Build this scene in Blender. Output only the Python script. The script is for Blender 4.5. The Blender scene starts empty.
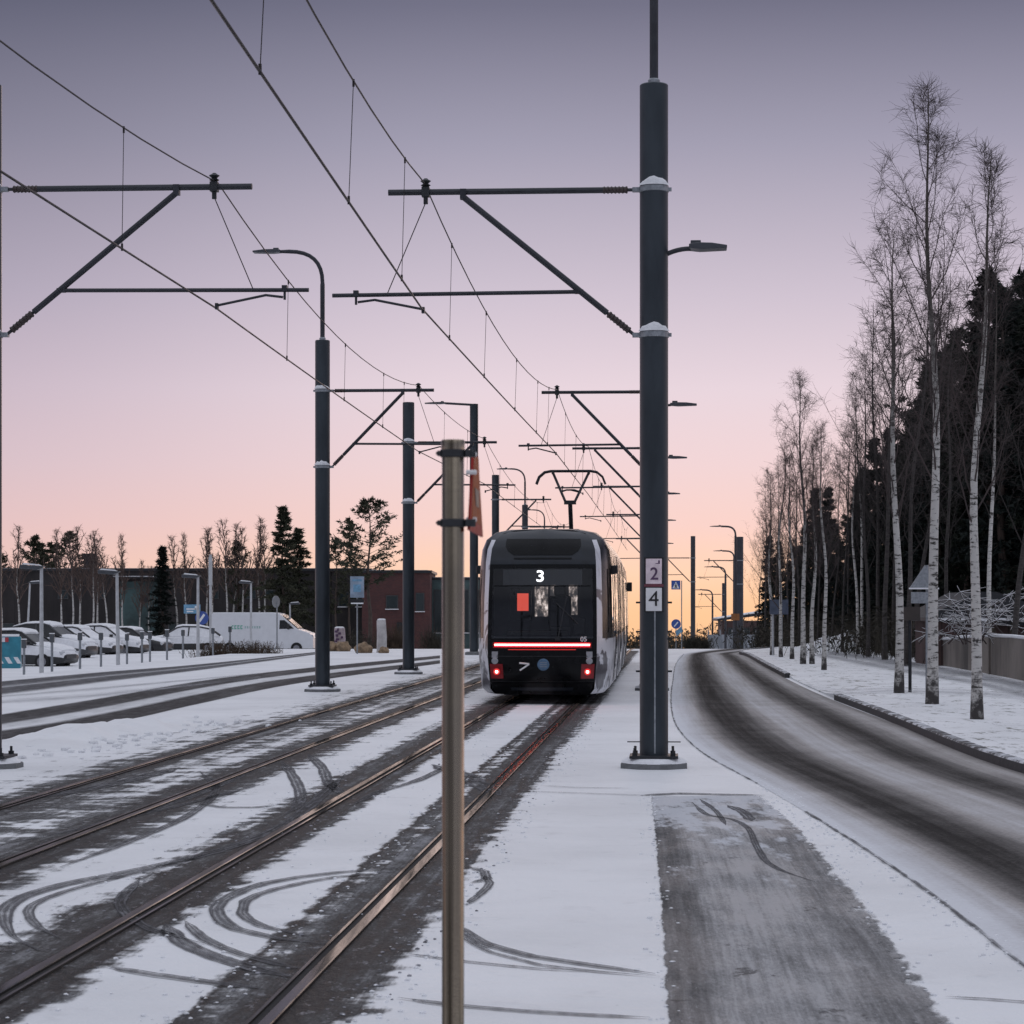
import bpy, bmesh, math, random
from mathutils import Vector, Matrix, noise as mnoise
random.seed(7)
scene = bpy.context.scene
COL = scene.collection
F = 2400.0; EYE = 1.856; HY = 608.0          # focal length in pixels, eye height, eye-level row
PI = math.pi

# ------------------------------------------------------------------ helpers
def sm(a, b, x):
    t = max(0., min(1., (x-a)/(b-a))); return t*t*(3-2*t)
def terrain(x, y):
    t = y-104.0
    z = 0.0 if t <= 0 else -0.022*(t*t/(t+14.0))
    xb = -13.5+(y-66)*0.07
    if y > 40 and x < xb: z = min(z, -0.45*sm(0, 3.0, xb-x)*sm(40, 60, y))
    return z
def G(px, py, z=0.0):
    Y = F*(EYE-z)/(py-HY); return Vector(((px-512)*Y/F, Y, z))
def PX(px, Y): return (px-512)*Y/F
def PZ(py, Y): return EYE+(HY-py)*Y/F

class MB:
    def __init__(s): s.v=[]; s.f=[]; s.uv=[]; s.mi=[]; s.has_uv=False
    def face(s, idx, mi=0, uv=None):
        s.f.append(tuple(idx)); s.mi.append(mi); s.uv.append(uv)
        if uv: s.has_uv=True
    def add(s, vs, fs, mi=0):
        o=len(s.v); s.v += [tuple(v) for v in vs]
        for f in fs: s.face([i+o for i in f], mi)
        return s
    def box(s, c, d, rot=None, mi=0, taper=1.0):
        vs=[]
        for z in (-1,1):
            t = taper if z>0 else 1.0
            for x,y in ((-1,-1),(1,-1),(1,1),(-1,1)): vs.append(Vector((x*d[0]/2*t,y*d[1]/2*t,z*d[2]/2)))
        if rot is not None: vs=[rot@v for v in vs]
        vs=[v+Vector(c) for v in vs]
        return s.add(vs,[(3,2,1,0),(4,5,6,7),(0,1,5,4),(1,2,6,5),(2,3,7,6),(3,0,4,7)],mi)
    def tube(s, pts, r, n=6, cap=True, mi=0):
        pts=[Vector(p) for p in pts]
        if not hasattr(r,'__len__'): r=[r]*len(pts)
        o=len(s.v); m=len(pts)
        up=None
        for i,p in enumerate(pts):
            d=(pts[min(i+1,m-1)]-pts[max(i-1,0)])
            if d.length<1e-9: d=Vector((0,0,1))
            d.normalize()
            if up is None:
                a=Vector((1,0,0)) if abs(d.x)<.8 else Vector((0,1,0))
                u=d.cross(a).normalized()
            else:
                u=(up-d*up.dot(d))
                u = u.normalized() if u.length>1e-6 else d.orthogonal().normalized()
            up=u; w=d.cross(u)
            for k in range(n):
                a=2*PI*k/n; s.v.append(tuple(p+(u*math.cos(a)+w*math.sin(a))*r[i]))
        for i in range(m-1):
            for k in range(n):
                s.face((o+i*n+k,o+i*n+(k+1)%n,o+(i+1)*n+(k+1)%n,o+(i+1)*n+k),mi)
        if cap:
            s.face([o+k for k in reversed(range(n))],mi); s.face([o+(m-1)*n+k for k in range(n)],mi)
        return s
    def lathe(s, prof, n=16, M=None, mi=0):
        o=len(s.v)
        for r,z in prof:
            for k in range(n):
                v=Vector((r*math.cos(2*PI*k/n),r*math.sin(2*PI*k/n),z))
                s.v.append(tuple(M@v if M else v))
        for i in range(len(prof)-1):
            for k in range(n):
                s.face((o+i*n+k,o+i*n+(k+1)%n,o+(i+1)*n+(k+1)%n,o+(i+1)*n+k),mi)
        s.face([o+k for k in reversed(range(n))],mi); s.face([o+(len(prof)-1)*n+k for k in range(n)],mi)
        return s
    def prism(s, poly, ax, a, b, mi=0):
        """poly of 2-D points extruded along axis ax ('x': points are (y,z))"""
        n=len(poly); vs=[]
        for q in (a,b):
            for p in poly:
                vs.append((q,p[0],p[1]) if ax=='x' else (p[0],q,p[1]) if ax=='y' else (p[0],p[1],q))
        fs=[tuple(range(n)),tuple(reversed(range(n,2*n)))]
        for i in range(n): fs.append((i,n+i,n+(i+1)%n,(i+1)%n))
        return s.add(vs,fs,mi)
    def loft(s, rings, closed=True, caps=True, mi=0, mif=None):
        o=len(s.v); n=len(rings[0])
        for r in rings: s.v += [tuple(p) for p in r]
        for i in range(len(rings)-1):
            for k in range(n if closed else n-1):
                s.face((o+i*n+k,o+i*n+(k+1)%n,o+(i+1)*n+(k+1)%n,o+(i+1)*n+k), mif(i,k) if mif else mi)
        if caps:
            s.face([o+k for k in reversed(range(n))],mi); s.face([o+(len(rings)-1)*n+k for k in range(n)],mi)
        return s
    def build(s, name, mats, parent=None, smooth=False, bevel=0, fix=True):
        me=bpy.data.meshes.new(name); me.from_pydata(s.v,[],s.f)
        mats = mats if isinstance(mats,(list,tuple)) else [mats]
        for m in mats: me.materials.append(m)
        me.polygons.foreach_set('material_index', s.mi)
        if s.has_uv:
            l=me.uv_layers.new(name='UVMap'); i=0
            for f,u in zip(s.f,s.uv):
                for k in range(len(f)):
                    if u: l.data[i].uv=u[k]
                    i+=1
        if fix:
            bm=bmesh.new(); bm.from_mesh(me); bmesh.ops.recalc_face_normals(bm,faces=bm.faces)
            bm.to_mesh(me); bm.free()
        if smooth:
            me.polygons.foreach_set('use_smooth',[True]*len(me.polygons))
            me.set_sharp_from_angle(angle=math.radians(38))
        me.update()
        o=bpy.data.objects.new(name,me); COL.objects.link(o)
        if parent: o.parent=parent
        if bevel:
            b=o.modifiers.new('bevel','BEVEL'); b.width=bevel; b.segments=2; b.limit_method='ANGLE'
        return o
def thing(name,label,cat,loc=(0,0,0),rz=0,group=None):
    o=bpy.data.objects.new(name,None); COL.objects.link(o); o.location=loc; o.rotation_euler=(0,0,rz)
    o.empty_display_size=.2
    return tag(o,label,cat,group)
def tag(o,label,cat,group=None):
    o['label']=label; o['category']=cat
    if group: o['group']=group
    return o
def kind(o,k='structure'): o['kind']=k; return o
def copy_tree(o,parent=None):
    c=o.copy(); COL.objects.link(c)
    if parent: c.parent=parent
    for ch in list(o.children): copy_tree(ch,c)
    return c
def text(name,s,size,mat,parent,loc,rot,depth=.002,sx=1.0):
    cu=bpy.data.curves.new(name,'FONT'); cu.body=s; cu.size=size; cu.align_x='CENTER'; cu.align_y='CENTER'; cu.extrude=depth; cu.offset=0 if s=='4' else size*.012
    t=bpy.data.objects.new('tmp_text',cu); COL.objects.link(t)
    bpy.context.view_layer.update()
    me=bpy.data.meshes.new_from_object(t.evaluated_get(bpy.context.evaluated_depsgraph_get()))
    bpy.data.objects.remove(t); me.materials.clear(); me.materials.append(mat)
    o=bpy.data.objects.new(name,me); COL.objects.link(o); o.parent=parent; o.location=loc; o.rotation_euler=rot; o.scale=(sx,1,1)
    return o

# ------------------------------------------------------------------ materials
class N:
    def __init__(s,name):
        s.m=bpy.data.materials.new(name); s.m.use_nodes=True; s.t=s.m.node_tree; s.t.nodes.clear()
        s.out=s.n('ShaderNodeOutputMaterial')
    def n(s,t,**k):
        x=s.t.nodes.new(t)
        for a,b in k.items(): setattr(x,a,b)
        return x
    def l(s,a,b): s.t.links.new(a,b)
    def setv(s,sock,v):
        if hasattr(v,'is_output') or isinstance(v,bpy.types.NodeSocket): s.l(v,sock)
        else: sock.default_value=v
    def math(s,op,a,b=0.0,c=None,clamp=False):
        x=s.n('ShaderNodeMath',operation=op,use_clamp=clamp); s.setv(x.inputs[0],a); s.setv(x.inputs[1],b)
        if c is not None: s.setv(x.inputs[2],c)
        return x.outputs[0]
    def noise(s,vec,scale,detail=4,rough=.55,dist=0):
        x=s.n('ShaderNodeTexNoise'); s.setv(x.inputs['Vector'],vec); x.inputs['Scale'].default_value=scale
        x.inputs['Detail'].default_value=detail; x.inputs['Roughness'].default_value=rough; x.inputs['Distortion'].default_value=dist
        return x.outputs['Fac']
    def mapr(s,v,a,b,c=0.,d=1.,smooth=True):
        x=s.n('ShaderNodeMapRange',interpolation_type='SMOOTHSTEP' if smooth else 'LINEAR'); s.setv(x.inputs[0],v)
        for i,q in enumerate((a,b,c,d)): x.inputs[i+1].default_value=q
        return x.outputs[0]
    def ramp(s,v,stops,interp='LINEAR'):
        x=s.n('ShaderNodeValToRGB'); s.setv(x.inputs[0],v); r=x.color_ramp; r.interpolation=interp
        while len(r.elements)>1: r.elements.remove(r.elements[-1])
        for i,(p,c) in enumerate(stops):
            e=r.elements[0] if i==0 else r.elements.new(p); e.position=p
            e.color=(c,c,c,1) if not hasattr(c,'__len__') else (*c[:3],1)
        return x.outputs[0]
    def mix(s,f,a,b):
        x=s.n('ShaderNodeMix',data_type='RGBA'); s.setv(x.inputs[0],f)
        for i,q in ((6,a),(7,b)):
            if isinstance(q,(tuple,list)): x.inputs[i].default_value=(*q[:3],1)
            else: s.l(q,x.inputs[i])
        return x.outputs[2]
    def vec(s,x,y,z=0.):
        c=s.n('ShaderNodeCombineXYZ')
        for i,q in enumerate((x,y,z)): s.setv(c.inputs[i],q)
        return c.outputs[0]
    def vmul(s,v,k):
        x=s.n('ShaderNodeVectorMath',operation='MULTIPLY'); s.l(v,x.inputs[0]); x.inputs[1].default_value=k; return x.outputs[0]
    def obj(s): return s.n('ShaderNodeTexCoord').outputs['Object']
    def pos(s): return s.n('ShaderNodeNewGeometry').outputs['Position']
    def uv(s):
        u=s.n('ShaderNodeUVMap'); x=s.n('ShaderNodeSeparateXYZ'); s.l(u.outputs[0],x.inputs[0]); return x.outputs[0],x.outputs[1]
    def bump(s,h,dist,strength=1.0):
        b=s.n('ShaderNodeBump'); b.inputs['Distance'].default_value=dist; b.inputs['Strength'].default_value=strength; s.l(h,b.inputs['Height']); return b.outputs[0]
    def pbr(s,col,rough=.5,metal=0.,bump=None,spec=None,coat=None):
        p=s.n('ShaderNodeBsdfPrincipled')
        if isinstance(col,(tuple,list)): p.inputs['Base Color'].default_value=(*col[:3],1)
        else: s.l(col,p.inputs['Base Color'])
        s.setv(p.inputs['Roughness'],rough); s.setv(p.inputs['Metallic'],metal)
        if bump is not None: s.l(bump,p.inputs['Normal'])
        if spec is not None: p.inputs['Specular IOR Level'].default_value=spec
        if coat: p.inputs['Coat Weight'].default_value=coat; p.inputs['Coat Roughness'].default_value=.15
        return p.outputs[0]
    def done(s,sh): s.l(sh,s.out.inputs[0]); return s.m
    def alpha(s,sh,a):
        t=s.n('ShaderNodeBsdfTransparent'); x=s.n('ShaderNodeMixShader'); s.setv(x.inputs[0],a); s.l(t.outputs[0],x.inputs[1]); s.l(sh,x.inputs[2]); return s.done(x.outputs[0])

def simple(name,col,rough=.5,metal=0.,var=.25,scale=6.,bump=0.,coat=None,stretch=(1,1,1)):
    b=N(name); v=b.vmul(b.obj(),stretch); n=b.noise(v,scale,5,.6)
    c=b.mix(b.mapr(n,.3,.7), tuple(x*(1-var) for x in col), tuple(min(1,x*(1+var)) for x in col))
    bp=b.bump(b.noise(v,scale*6,4),bump) if bump else None
    r=b.mapr(n,.3,.7,max(.02,rough-.07),min(1,rough+.07))
    return b.done(b.pbr(c,r,metal,bp,coat=coat))
def emit(name,col,st):
    b=N(name); e=b.n('ShaderNodeEmission'); e.inputs[0].default_value=(*col,1); e.inputs[1].default_value=st; return b.done(e.outputs[0])

def snow_mat(name,tufts=0.0,base=(.86,.87,.885),dirty=.25):
    b=N(name); p=b.pos()
    big=b.noise(p,.35,5,.6); mid=b.noise(p,2.2,5,.65); fine=b.noise(p,38,3,.6)
    c=b.mix(b.mapr(big,.35,.75),base,tuple(x*.86 for x in base))
    c=b.mix(b.math('MULTIPLY',b.mapr(mid,.56,.75),dirty),c,(.36,.36,.37))
    st=b.noise(b.vmul(p,(5,1.2,1)),1.4,6,.7)
    c=b.mix(b.math('MULTIPLY',b.mapr(st,.66,.74),.55*dirty*2),c,(.24,.24,.25))
    sp=b.mapr(b.noise(b.vmul(p,(1,.5,1)),27,3,.6),.70,.77)
    c=b.mix(b.math('MULTIPLY',sp,.35),c,(.16,.16,.15))
    if tufts:
        t=b.noise(b.vmul(p,(1,.35,1)),4.5,6,.75); msk=b.mapr(t,.55-.02*tufts,.63); g=b.mapr(b.noise(p,.8,3),.34,.55)
        c=b.mix(b.math('MULTIPLY',b.math('MULTIPLY',msk,g),.85),c,(.085,.08,.055))
    h=b.math('ADD',b.math('MULTIPLY',mid,.6),b.math('ADD',b.math('MULTIPLY',fine,.12),b.math('MULTIPLY',b.noise(p,8,4,.6),.35)))
    return b.done(b.pbr(c,.62,0,b.bump(h,.05,.8),spec=.35))

def wear_mat(name,stops,col,col2,su=1.,sv=.25,amt=.9,soft=.14,ragged=9.,rough=.5,maxa=1.0,lumps=None):
    """coverage laid on the snow: density by position across (u in 0..1, scaled back to metres), ragged by noise"""
    b=N(name); u,v=b.uv(); p=b.pos()
    d=b.ramp(u,stops)
    n1=b.noise(b.vec(b.math('MULTIPLY',u,su),b.math('MULTIPLY',v,sv)),1.6,6,.68)
    n2=b.noise(b.vmul(p,(1.0,.32,1)),ragged,5,.68)
    n=b.math('ADD',b.math('MULTIPLY',n1,.6),b.math('MULTIPLY',n2,.4))
    a=b.math('ADD',d,b.math('MULTIPLY',b.math('SUBTRACT',n,.5),amt))
    a=b.mapr(a,.5-soft,.5+soft,0,maxa)
    n3=b.noise(b.vmul(p,(1.,.34,1)),ragged*1.7,6,.72)
    c=b.mix(b.mapr(n3,.38,.66),col,col2)
    if lumps:
        c=b.mix(b.math('MULTIPLY',b.mapr(b.noise(b.vmul(p,(1,.4,1)),9,6,.75),.54,.66),lumps),c,(.42,.43,.46))
    c=b.mix(b.mapr(n1,.45,.72,0,.6),c,tuple(min(1,x*2.0) for x in col2))
    r=b.mapr(n3,.35,.65,.72,.95)
    return b.alpha(b.pbr(c,r,0,b.bump(b.math('ADD',n3,n2),.03,.8),spec=.12),a)

M={}
M['snow']=snow_mat('snow')
M['verge']=snow_mat('verge_snow',1.0,dirty=.3)
M['snowcap']=simple('snow_cap',(.86,.87,.89),.65,0,.06,8,.01)
M['pole']=simple('pole_steel',(.045,.055,.064),.38,.55,.22,3.,.0006,stretch=(1,1,.25))
M['pole_far']=simple('pole_steel_far',(.05,.052,.06),.5,.3,.2,3.)
M['dark']=simple('dark_metal',(.032,.034,.038),.5,.4,.25,9)
M['tube']=simple('cantilever_tube',(.04,.042,.05),.48,.4,.2,5)
M['galv']=simple('galvanised',(.30,.32,.34),.45,.7,.2,20)
M['insul']=simple('insulator',(.045,.03,.028),.4,0,.2,10)
M['wire']=simple('copper_wire',(.035,.03,.03),.5,.6,.1,2)
M['concrete']=simple('concrete',(.16,.165,.17),.8,0,.2,9,.004)
M['lamp_head']=simple('lamp_head',(.07,.075,.085),.4,.3,.1,5)
M['white_post']=simple('white_post',(.50,.51,.52),.55,.1,.12,6)
M['bark']=None
b=N('birch_bark'); o=b.obj()
n1=b.noise(b.vmul(o,(4,4,17)),1.,6,.75); n2=b.noise(o,7,5,.6); sp=b.n('ShaderNodeSeparateXYZ'); b.l(o,sp.inputs[0])
c=b.mix(b.mapr(n1,.52,.60),(.56,.54,.51),(.05,.045,.04))
c=b.mix(b.mapr(n2,.60,.68),c,(.045,.04,.038))
base=b.math('ADD',sp.outputs[2],b.math('MULTIPLY',b.math('SUBTRACT',n2,.5),2.4))
c=b.mix(b.mapr(base,.1,.7),(.045,.04,.038),c)
c=b.mix(b.mapr(base,4.2,7.5),c,(.10,.085,.075))  # backlit darkness of the upper trunk is put into the bark colour
M['bark']=b.done(b.pbr(c,.75,0,b.bump(n1,.02)))
M['twig']=simple('twig',(.055,.040,.038),.8,0,.3,3)
M['twig2']=simple('twig_brown',(.09,.06,.05),.8,0,.3,3)
M['pine_bark']=simple('pine_bark',(.07,.05,.04),.85,0,.35,10,.01,stretch=(1,1,.3))
def leaf(name,c1,c2):
    b=N(name); o=b.obj(); n=b.noise(o,1.6,4,.6); c=b.mix(b.mapr(n,.35,.65),c1,c2); return b.done(b.pbr(c,.75,spec=.2))
M['needle']=leaf('needles',(.010,.014,.010),(.026,.032,.022))
M['needle2']=leaf('needles_blue',(.008,.012,.011),(.022,.029,.025))
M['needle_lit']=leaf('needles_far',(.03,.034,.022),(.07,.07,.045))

# ------------------------------------------------------------------ ground
def axis(pts):
    out=[]
    for (a,b_,st) in pts:
        k=a
        while k<b_-1e-6: out.append(k); k+=st
    out.append(pts[-1][1]); return out
xs=axis([(-900,-300,100),(-300,-60,15),(-60,-26,2),(-26,-8,.5),(-8,40,2),(40,100,6),(100,900,50)])
ys=axis([(-400,-40,90),(-40,0,10),(0,40,4),(40,130,1),(130,300,4),(300,1500,60)])
g=MB()
for y in ys:
    for x in xs: g.v.append((x,y,terrain(x,y)))
nx=len(xs)
for j in range(len(ys)-1):
    for i in range(nx-1): g.face((j*nx+i,j*nx+i+1,(j+1)*nx+i+1,(j+1)*nx+i))
kind(g.build('ground',M['snow'],smooth=True,fix=False))

def spline(pts,step):
    pts=[Vector(p) for p in pts]; P=[pts[0]*2-pts[1]]+pts+[pts[-1]*2-pts[-2]]; out=[]
    for i in range(1,len(P)-2):
        p0,p1,p2,p3=P[i-1:i+3]; n=max(1,int((p2-p1).length/step))
        for k in range(n):
            t=k/n; out.append(.5*((2*p1)+(p2-p0)*t+(2*p0-5*p1+4*p2-p3)*t*t+(3*p1-p0-3*p2+p3)*t**3))
    out.append(pts[-1]); return out
def resample(pts,n):
    d=[0]
    for a,b_ in zip(pts,pts[1:]): d.append(d[-1]+(b_-a).length)
    out=[];j=0
    for i in range(n):
        s=d[-1]*i/(n-1)
        while j<len(d)-2 and d[j+1]<s: j+=1
        t=(s-d[j])/max(1e-9,d[j+1]-d[j]); out.append(pts[j].lerp(pts[j+1],min(1,t)))
    return out
def strip(mb,L,R,z,nu=6,n=60,v0=0.):
    """sheet between two polylines of world points, UV u across, v metres along"""
    L=resample(spline(L,.5),n); R=resample(spline(R,.5),n); o=len(mb.v); v=v0; vs=[]
    for i in range(n):
        if i: v+=((L[i]-L[i-1]).length+(R[i]-R[i-1]).length)/2
        vs.append(v)
        for k in range(nu+1):
            p=L[i].lerp(R[i],k/nu); mb.v.append((p.x,p.y,terrain(p.x,p.y)+z))
    w=nu+1
    for i in range(n-1):
        for k in range(nu):
            mb.face((o+i*w+k,o+i*w+k+1,o+(i+1)*w+k+1,o+(i+1)*w+k),0,((k/nu,vs[i]),((k+1)/nu,vs[i]),((k+1)/nu,vs[i+1]),(k/nu,vs[i+1])))
def band(mb,C,w,z,nu=2,n=60,v0=0.,taper=0):
    C=spline(C,.3); C=resample(C,n); L=[];R=[]
    for i in range(n):
        d=C[min(i+1,n-1)]-C[max(i-1,0)]; d.z=0; d.normalize(); q=Vector((-d.y,d.x,0))*w/2
        if taper: q=q*(.15+.85*sm(0,taper,i/(n-1)*1.)*sm(0,taper,1-i/(n-1)))*(1+.25*mnoise.noise(Vector((i*.13,v0,0))))
        L.append(C[i]+q); R.append(C[i]-q)
    o=len(mb.v); v=v0; vs=[]
    for i in range(n):
        if i: v+=(C[i]-C[i-1]).length
        vs.append(v)
        for k in range(nu+1):
            p=L[i].lerp(R[i],k/nu); mb.v.append((p.x,p.y,terrain(p.x,p.y)+z))
    ww=nu+1
    for i in range(n-1):
        for k in range(nu):
            mb.face((o+i*ww+k,o+i*ww+k+1,o+(i+1)*ww+k+1,o+(i+1)*ww+k),0,((k/nu,vs[i]),((k+1)/nu,vs[i]),((k+1)/nu,vs[i+1]),(k/nu,vs[i+1])))

# --- right-hand road
Ledge=[Vector((2.68,2,0)),Vector((2.66,9,0)),G(1024,967),G(975,928),G(912,881),G(833,829),G(790,803),G(754,782),G(701,752),G(676,725),G(671,700),G(673,680),G(676,664),G(684,654)]
Redge=[Vector((6.3,2,0)),Vector((6.1,12,0)),Vector((5.9,22,0)),G(1024,774),G(960,752),G(900,726),G(830,699),G(785,678),G(748,657),G(741,653)]
Lw=[*Ledge,Vector((9.6,112,0)),Vector((16,160,0))]; Rw=[*Redge,Vector((12.5,112,0)),Vector((19,160,0))]
rd=MB(); strip(rd,Lw,Rw,.004,16,160)
b=N('road_snowy_asphalt'); u,v=b.uv(); p=b.pos()
d=b.ramp(u,[(0,.0),(.05,.18),(.12,.38),(.18,.80),(.23,.98),(.30,.98),(.37,.80),(.45,.42),(.52,.34),(.60,.40),(.67,.72),(.74,.95),(.80,.90),(.87,.58),(.93,.42),(1,.62)],'B_SPLINE')
st=b.noise(b.vec(b.math('MULTIPLY',u,26.),b.math('MULTIPLY',v,.13)),1.,5,.6); fine=b.noise(p,21,5,.7); mid=b.noise(p,.9,4,.6)
d=b.math('ADD',d,b.math('ADD',b.math('MULTIPLY',b.math('SUBTRACT',st,.5),.42),b.math('MULTIPLY',b.math('SUBTRACT',fine,.5),.4)))
d=b.math('SUBTRACT',b.math('ADD',d,b.math('MULTIPLY',b.math('SUBTRACT',mid,.5),.25)),.07)
c=b.ramp(d,[(0,(.70,.71,.74)),(.2,(.56,.555,.57)),(.42,(.36,.34,.33)),(.65,(.155,.146,.142)),(.9,(.036,.034,.033)),(1,(.020,.019,.019))])
M['road']=b.done(b.pbr(c,.9,0,b.bump(fine,.012,.6),spec=.1))
kind(rd.build('road',M['road'],fix=False))

# --- kerbs and the raised verge on the right
def kerb(name,pts,w,z0,z1,mat,n=60):
    C=resample(spline(pts,.4),n); m=MB(); rings=[]
    for i in range(n):
        d=C[min(i+1,n-1)]-C[max(i-1,0)]; d.z=0; d.normalize(); q=Vector((d.y,-d.x,0)); t=terrain(C[i].x,C[i].y)
        a=C[i]; e=C[i]+q*w
        rings.append([(a.x,a.y,t+z0),(a.x,a.y,t+z1-.02),(a.x+q.x*.02,a.y+q.y*.02,t+z1),(e.x,e.y,t+z1),(e.x,e.y,t+z0)])
    m.loft(rings); return m.build(name,mat)
b=N('kerb_stone'); p=b.pos(); n=b.noise(p,3,6,.7); ge=b.n('ShaderNodeNewGeometry'); s_=b.n('ShaderNodeSeparateXYZ'); b.l(ge.outputs['Normal'],s_.inputs[0])
c=b.mix(b.math('MULTIPLY',b.mapr(s_.outputs[2],.4,.8),b.mapr(n,.42,.6)),(.045,.045,.048),(.7,.72,.76))
M['kerb']=b.done(b.pbr(c,.7,0,b.bump(n,.02)))
VZ=.12
near_k=[Vector((6.3,2,0)),Vector((6.1,12,0)),Vector((5.9,22,0)),G(1024,774),G(960,752),G(900,726),G(868,713),G(834,700)]
far_k=[G(785,678),G(765,667),G(748,657),G(741,653),Vector((12.5,112,0))]
kind(kerb('kerb',near_k,.14,-.05,.13,M['kerb']))
kind(kerb('kerb',far_k,.14,-.05,.13,M['kerb'],30))
vg=MB(); vl=[q+Vector((.12,0,0)) for q in Redge]+[Vector((12.7,112,0)),Vector((19.2,160,0))]
vr=[Vector((70,q.y,0)) for q in vl]
VLc=resample(spline(vl,.5),110); VRc=resample(spline(vr,.5),110)
for i in range(110):
    for k in range(40):
        t=(k/39)**2; q=VLc[i].lerp(VRc[i],t)
        gap=sm(49,51,q.y)*(1-sm(62,65,q.y))
        z=VZ-(.085*gap*(1-sm(0,1.5,q.x-VLc[i].x)))+.022*mnoise.noise(Vector((q.x*.4,q.y*.25,3)))*sm(.3,2,q.x-VLc[i].x)
        vg.v.append((q.x,q.y,terrain(q.x,q.y)+z))
for i in range(109):
    for k in range(39): vg.face((i*40+k,i*40+k+1,(i+1)*40+k+1,(i+1)*40+k))
for i in range(109):   # small skirt down to the road level
    o=len(vg.v); a=vg.v[i*40]; c_=vg.v[(i+1)*40]
    vg.v += [(a[0],a[1],-.1),(c_[0],c_[1],-.1)]; 
    if a[1]<104: vg.face((i*40,(i+1)*40,o+1,o))
kind(vg.build('verge',M['verge'],smooth=True,fix=False))
# side path running behind the birches
def GV(px,py): return G(px,py,VZ)
sp_=MB(); strip(sp_,[GV(1300,735),GV(1120,703),GV(1024,683),GV(941,667),GV(870,656),GV(835,652)],[GV(1300,780),GV(1120,728),GV(1024,699),GV(960,684),GV(885,671),GV(812,656)],VZ+.036,6,60)
M['side_path']=wear_mat('side_path_worn',[(0,.25),(.15,.62),(.4,.55),(.6,.35),(.75,.55),(.92,.4),(1,.0)],(.16,.16,.17),(.30,.30,.32),2.,.12,.7,.35,2.,.7,.8)
kind(sp_.build('side_path',M['side_path'],fix=False))
dw=MB(); strip(dw,[GV(1100,705),GV(1000,693),GV(900,689),GV(836,690),G(800,690)],[GV(1100,712),GV(1000,699),GV(900,694),GV(840,696),G(812,696)],VZ+.04,4,40)
kind(dw.build('snowy_driveway',wear_mat('faint_tracks',[(0,.0),(.2,.5),(.5,.35),(.8,.5),(1,0)],(.26,.26,.28),(.38,.38,.41),2.,.2,1.1,.4,2.,.7,.6),fix=False))

# --- bare icy footpath in the foreground
pth=MB(); LP=resample([Vector((.915,4.,0)),G(665,1024),G(661,930),G(655,850),G(650,797)],60); RP=resample([Vector((1.9,4.,0)),G(956,1024),G(900,945),G(856,891),G(818,845),G(792,820),G(762,796)],60)
strip(pth,LP,RP,.0065,24,60)
b=N('icy_asphalt'); u,v=b.uv(); p=b.pos(); ps=b.vmul(p,(1,.30,1))
edge=b.ramp(u,[(0,.1),(.03,.9),(.07,1.2),(.8,1.1),(.90,.75),(.96,.5),(1,.1)]); dk=b.ramp(u,[(0,1),(.13,.95),(.19,.55),(.26,.18),(.5,.14),(.68,.26),(.76,.5),(.86,.62),(1,.35)],'B_SPLINE')
st=b.noise(b.vec(b.math('MULTIPLY',u,30.),b.math('MULTIPLY',v,.5)),1.,6,.65); fine=b.noise(ps,60,4,.75); mid=b.noise(ps,1.9,6,.66); cr=b.noise(b.vmul(p,(1.6,.9,1)),1.3,6,.72,.6)
d=b.math('ADD',b.math('MULTIPLY',dk,.62),b.math('ADD',b.math('MULTIPLY',b.math('SUBTRACT',st,.5),1.0),b.math('MULTIPLY',b.math('SUBTRACT',mid,.5),1.0)))
c=b.ramp(b.math('ADD',d,b.math('MULTIPLY',b.math('SUBTRACT',fine,.5),.8)),[(0,(.40,.40,.41)),(.18,(.30,.30,.305)),(.4,(.19,.19,.193)),(.7,(.095,.095,.097)),(1,(.05,.05,.052))])
c=b.mix(b.math('MULTIPLY',b.mapr(cr,.61,.66),.75),c,(.045,.045,.048))
c=b.mix(b.math('MULTIPLY',b.mapr(b.noise(ps,34,4,.75),.60,.68),.4),c,(.5,.51,.54))
c=b.mix(b.math('MULTIPLY',b.mapr(b.math('ADD',b.noise(b.vmul(p,(1.3,.35,1)),2.2,6,.7),b.mapr(v,13,19,0.,.22)),.58,.70),b.mapr(v,8,15,.25,.85)),c,(.60,.62,.66))
a=b.math('ADD',edge,b.math('MULTIPLY',b.math('SUBTRACT',b.noise(b.vmul(p,(1,.5,1)),7,6,.72),.5),1.9)); a=b.mapr(a,.3,.62)
mm=b.pbr(c,b.mapr(mid,.4,.65,.6,.85),0,b.bump(b.math('ADD',fine,st),.008,.7),spec=.15)
M['path']=b.alpha(mm,a)
kind(pth.build('footpath',M['path'],fix=False))
# thin dark kerb line between pavement and road
kl=MB(); band(kl,[Vector((2.68,2,0)),Vector((2.66,9,0)),G(1024,967),G(975,928),G(912,881),G(833,829),G(805,812)],.06,.010,2,60)
band(kl,[G(757,784),G(754,782),G(701,752),G(676,725),G(671,700),G(673,680),G(676,664),G(684,654)],.05,.010,2,60)
M['kerbline']=wear_mat('kerb_line',[(0,.0),(.3,.49),(.7,.49),(1,.0)],(.05,.05,.054),(.13,.13,.135),1.,.7,2.1,.25,7.,.6)
kind(kl.build('kerb_line',M['kerbline'],fix=False))

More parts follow.
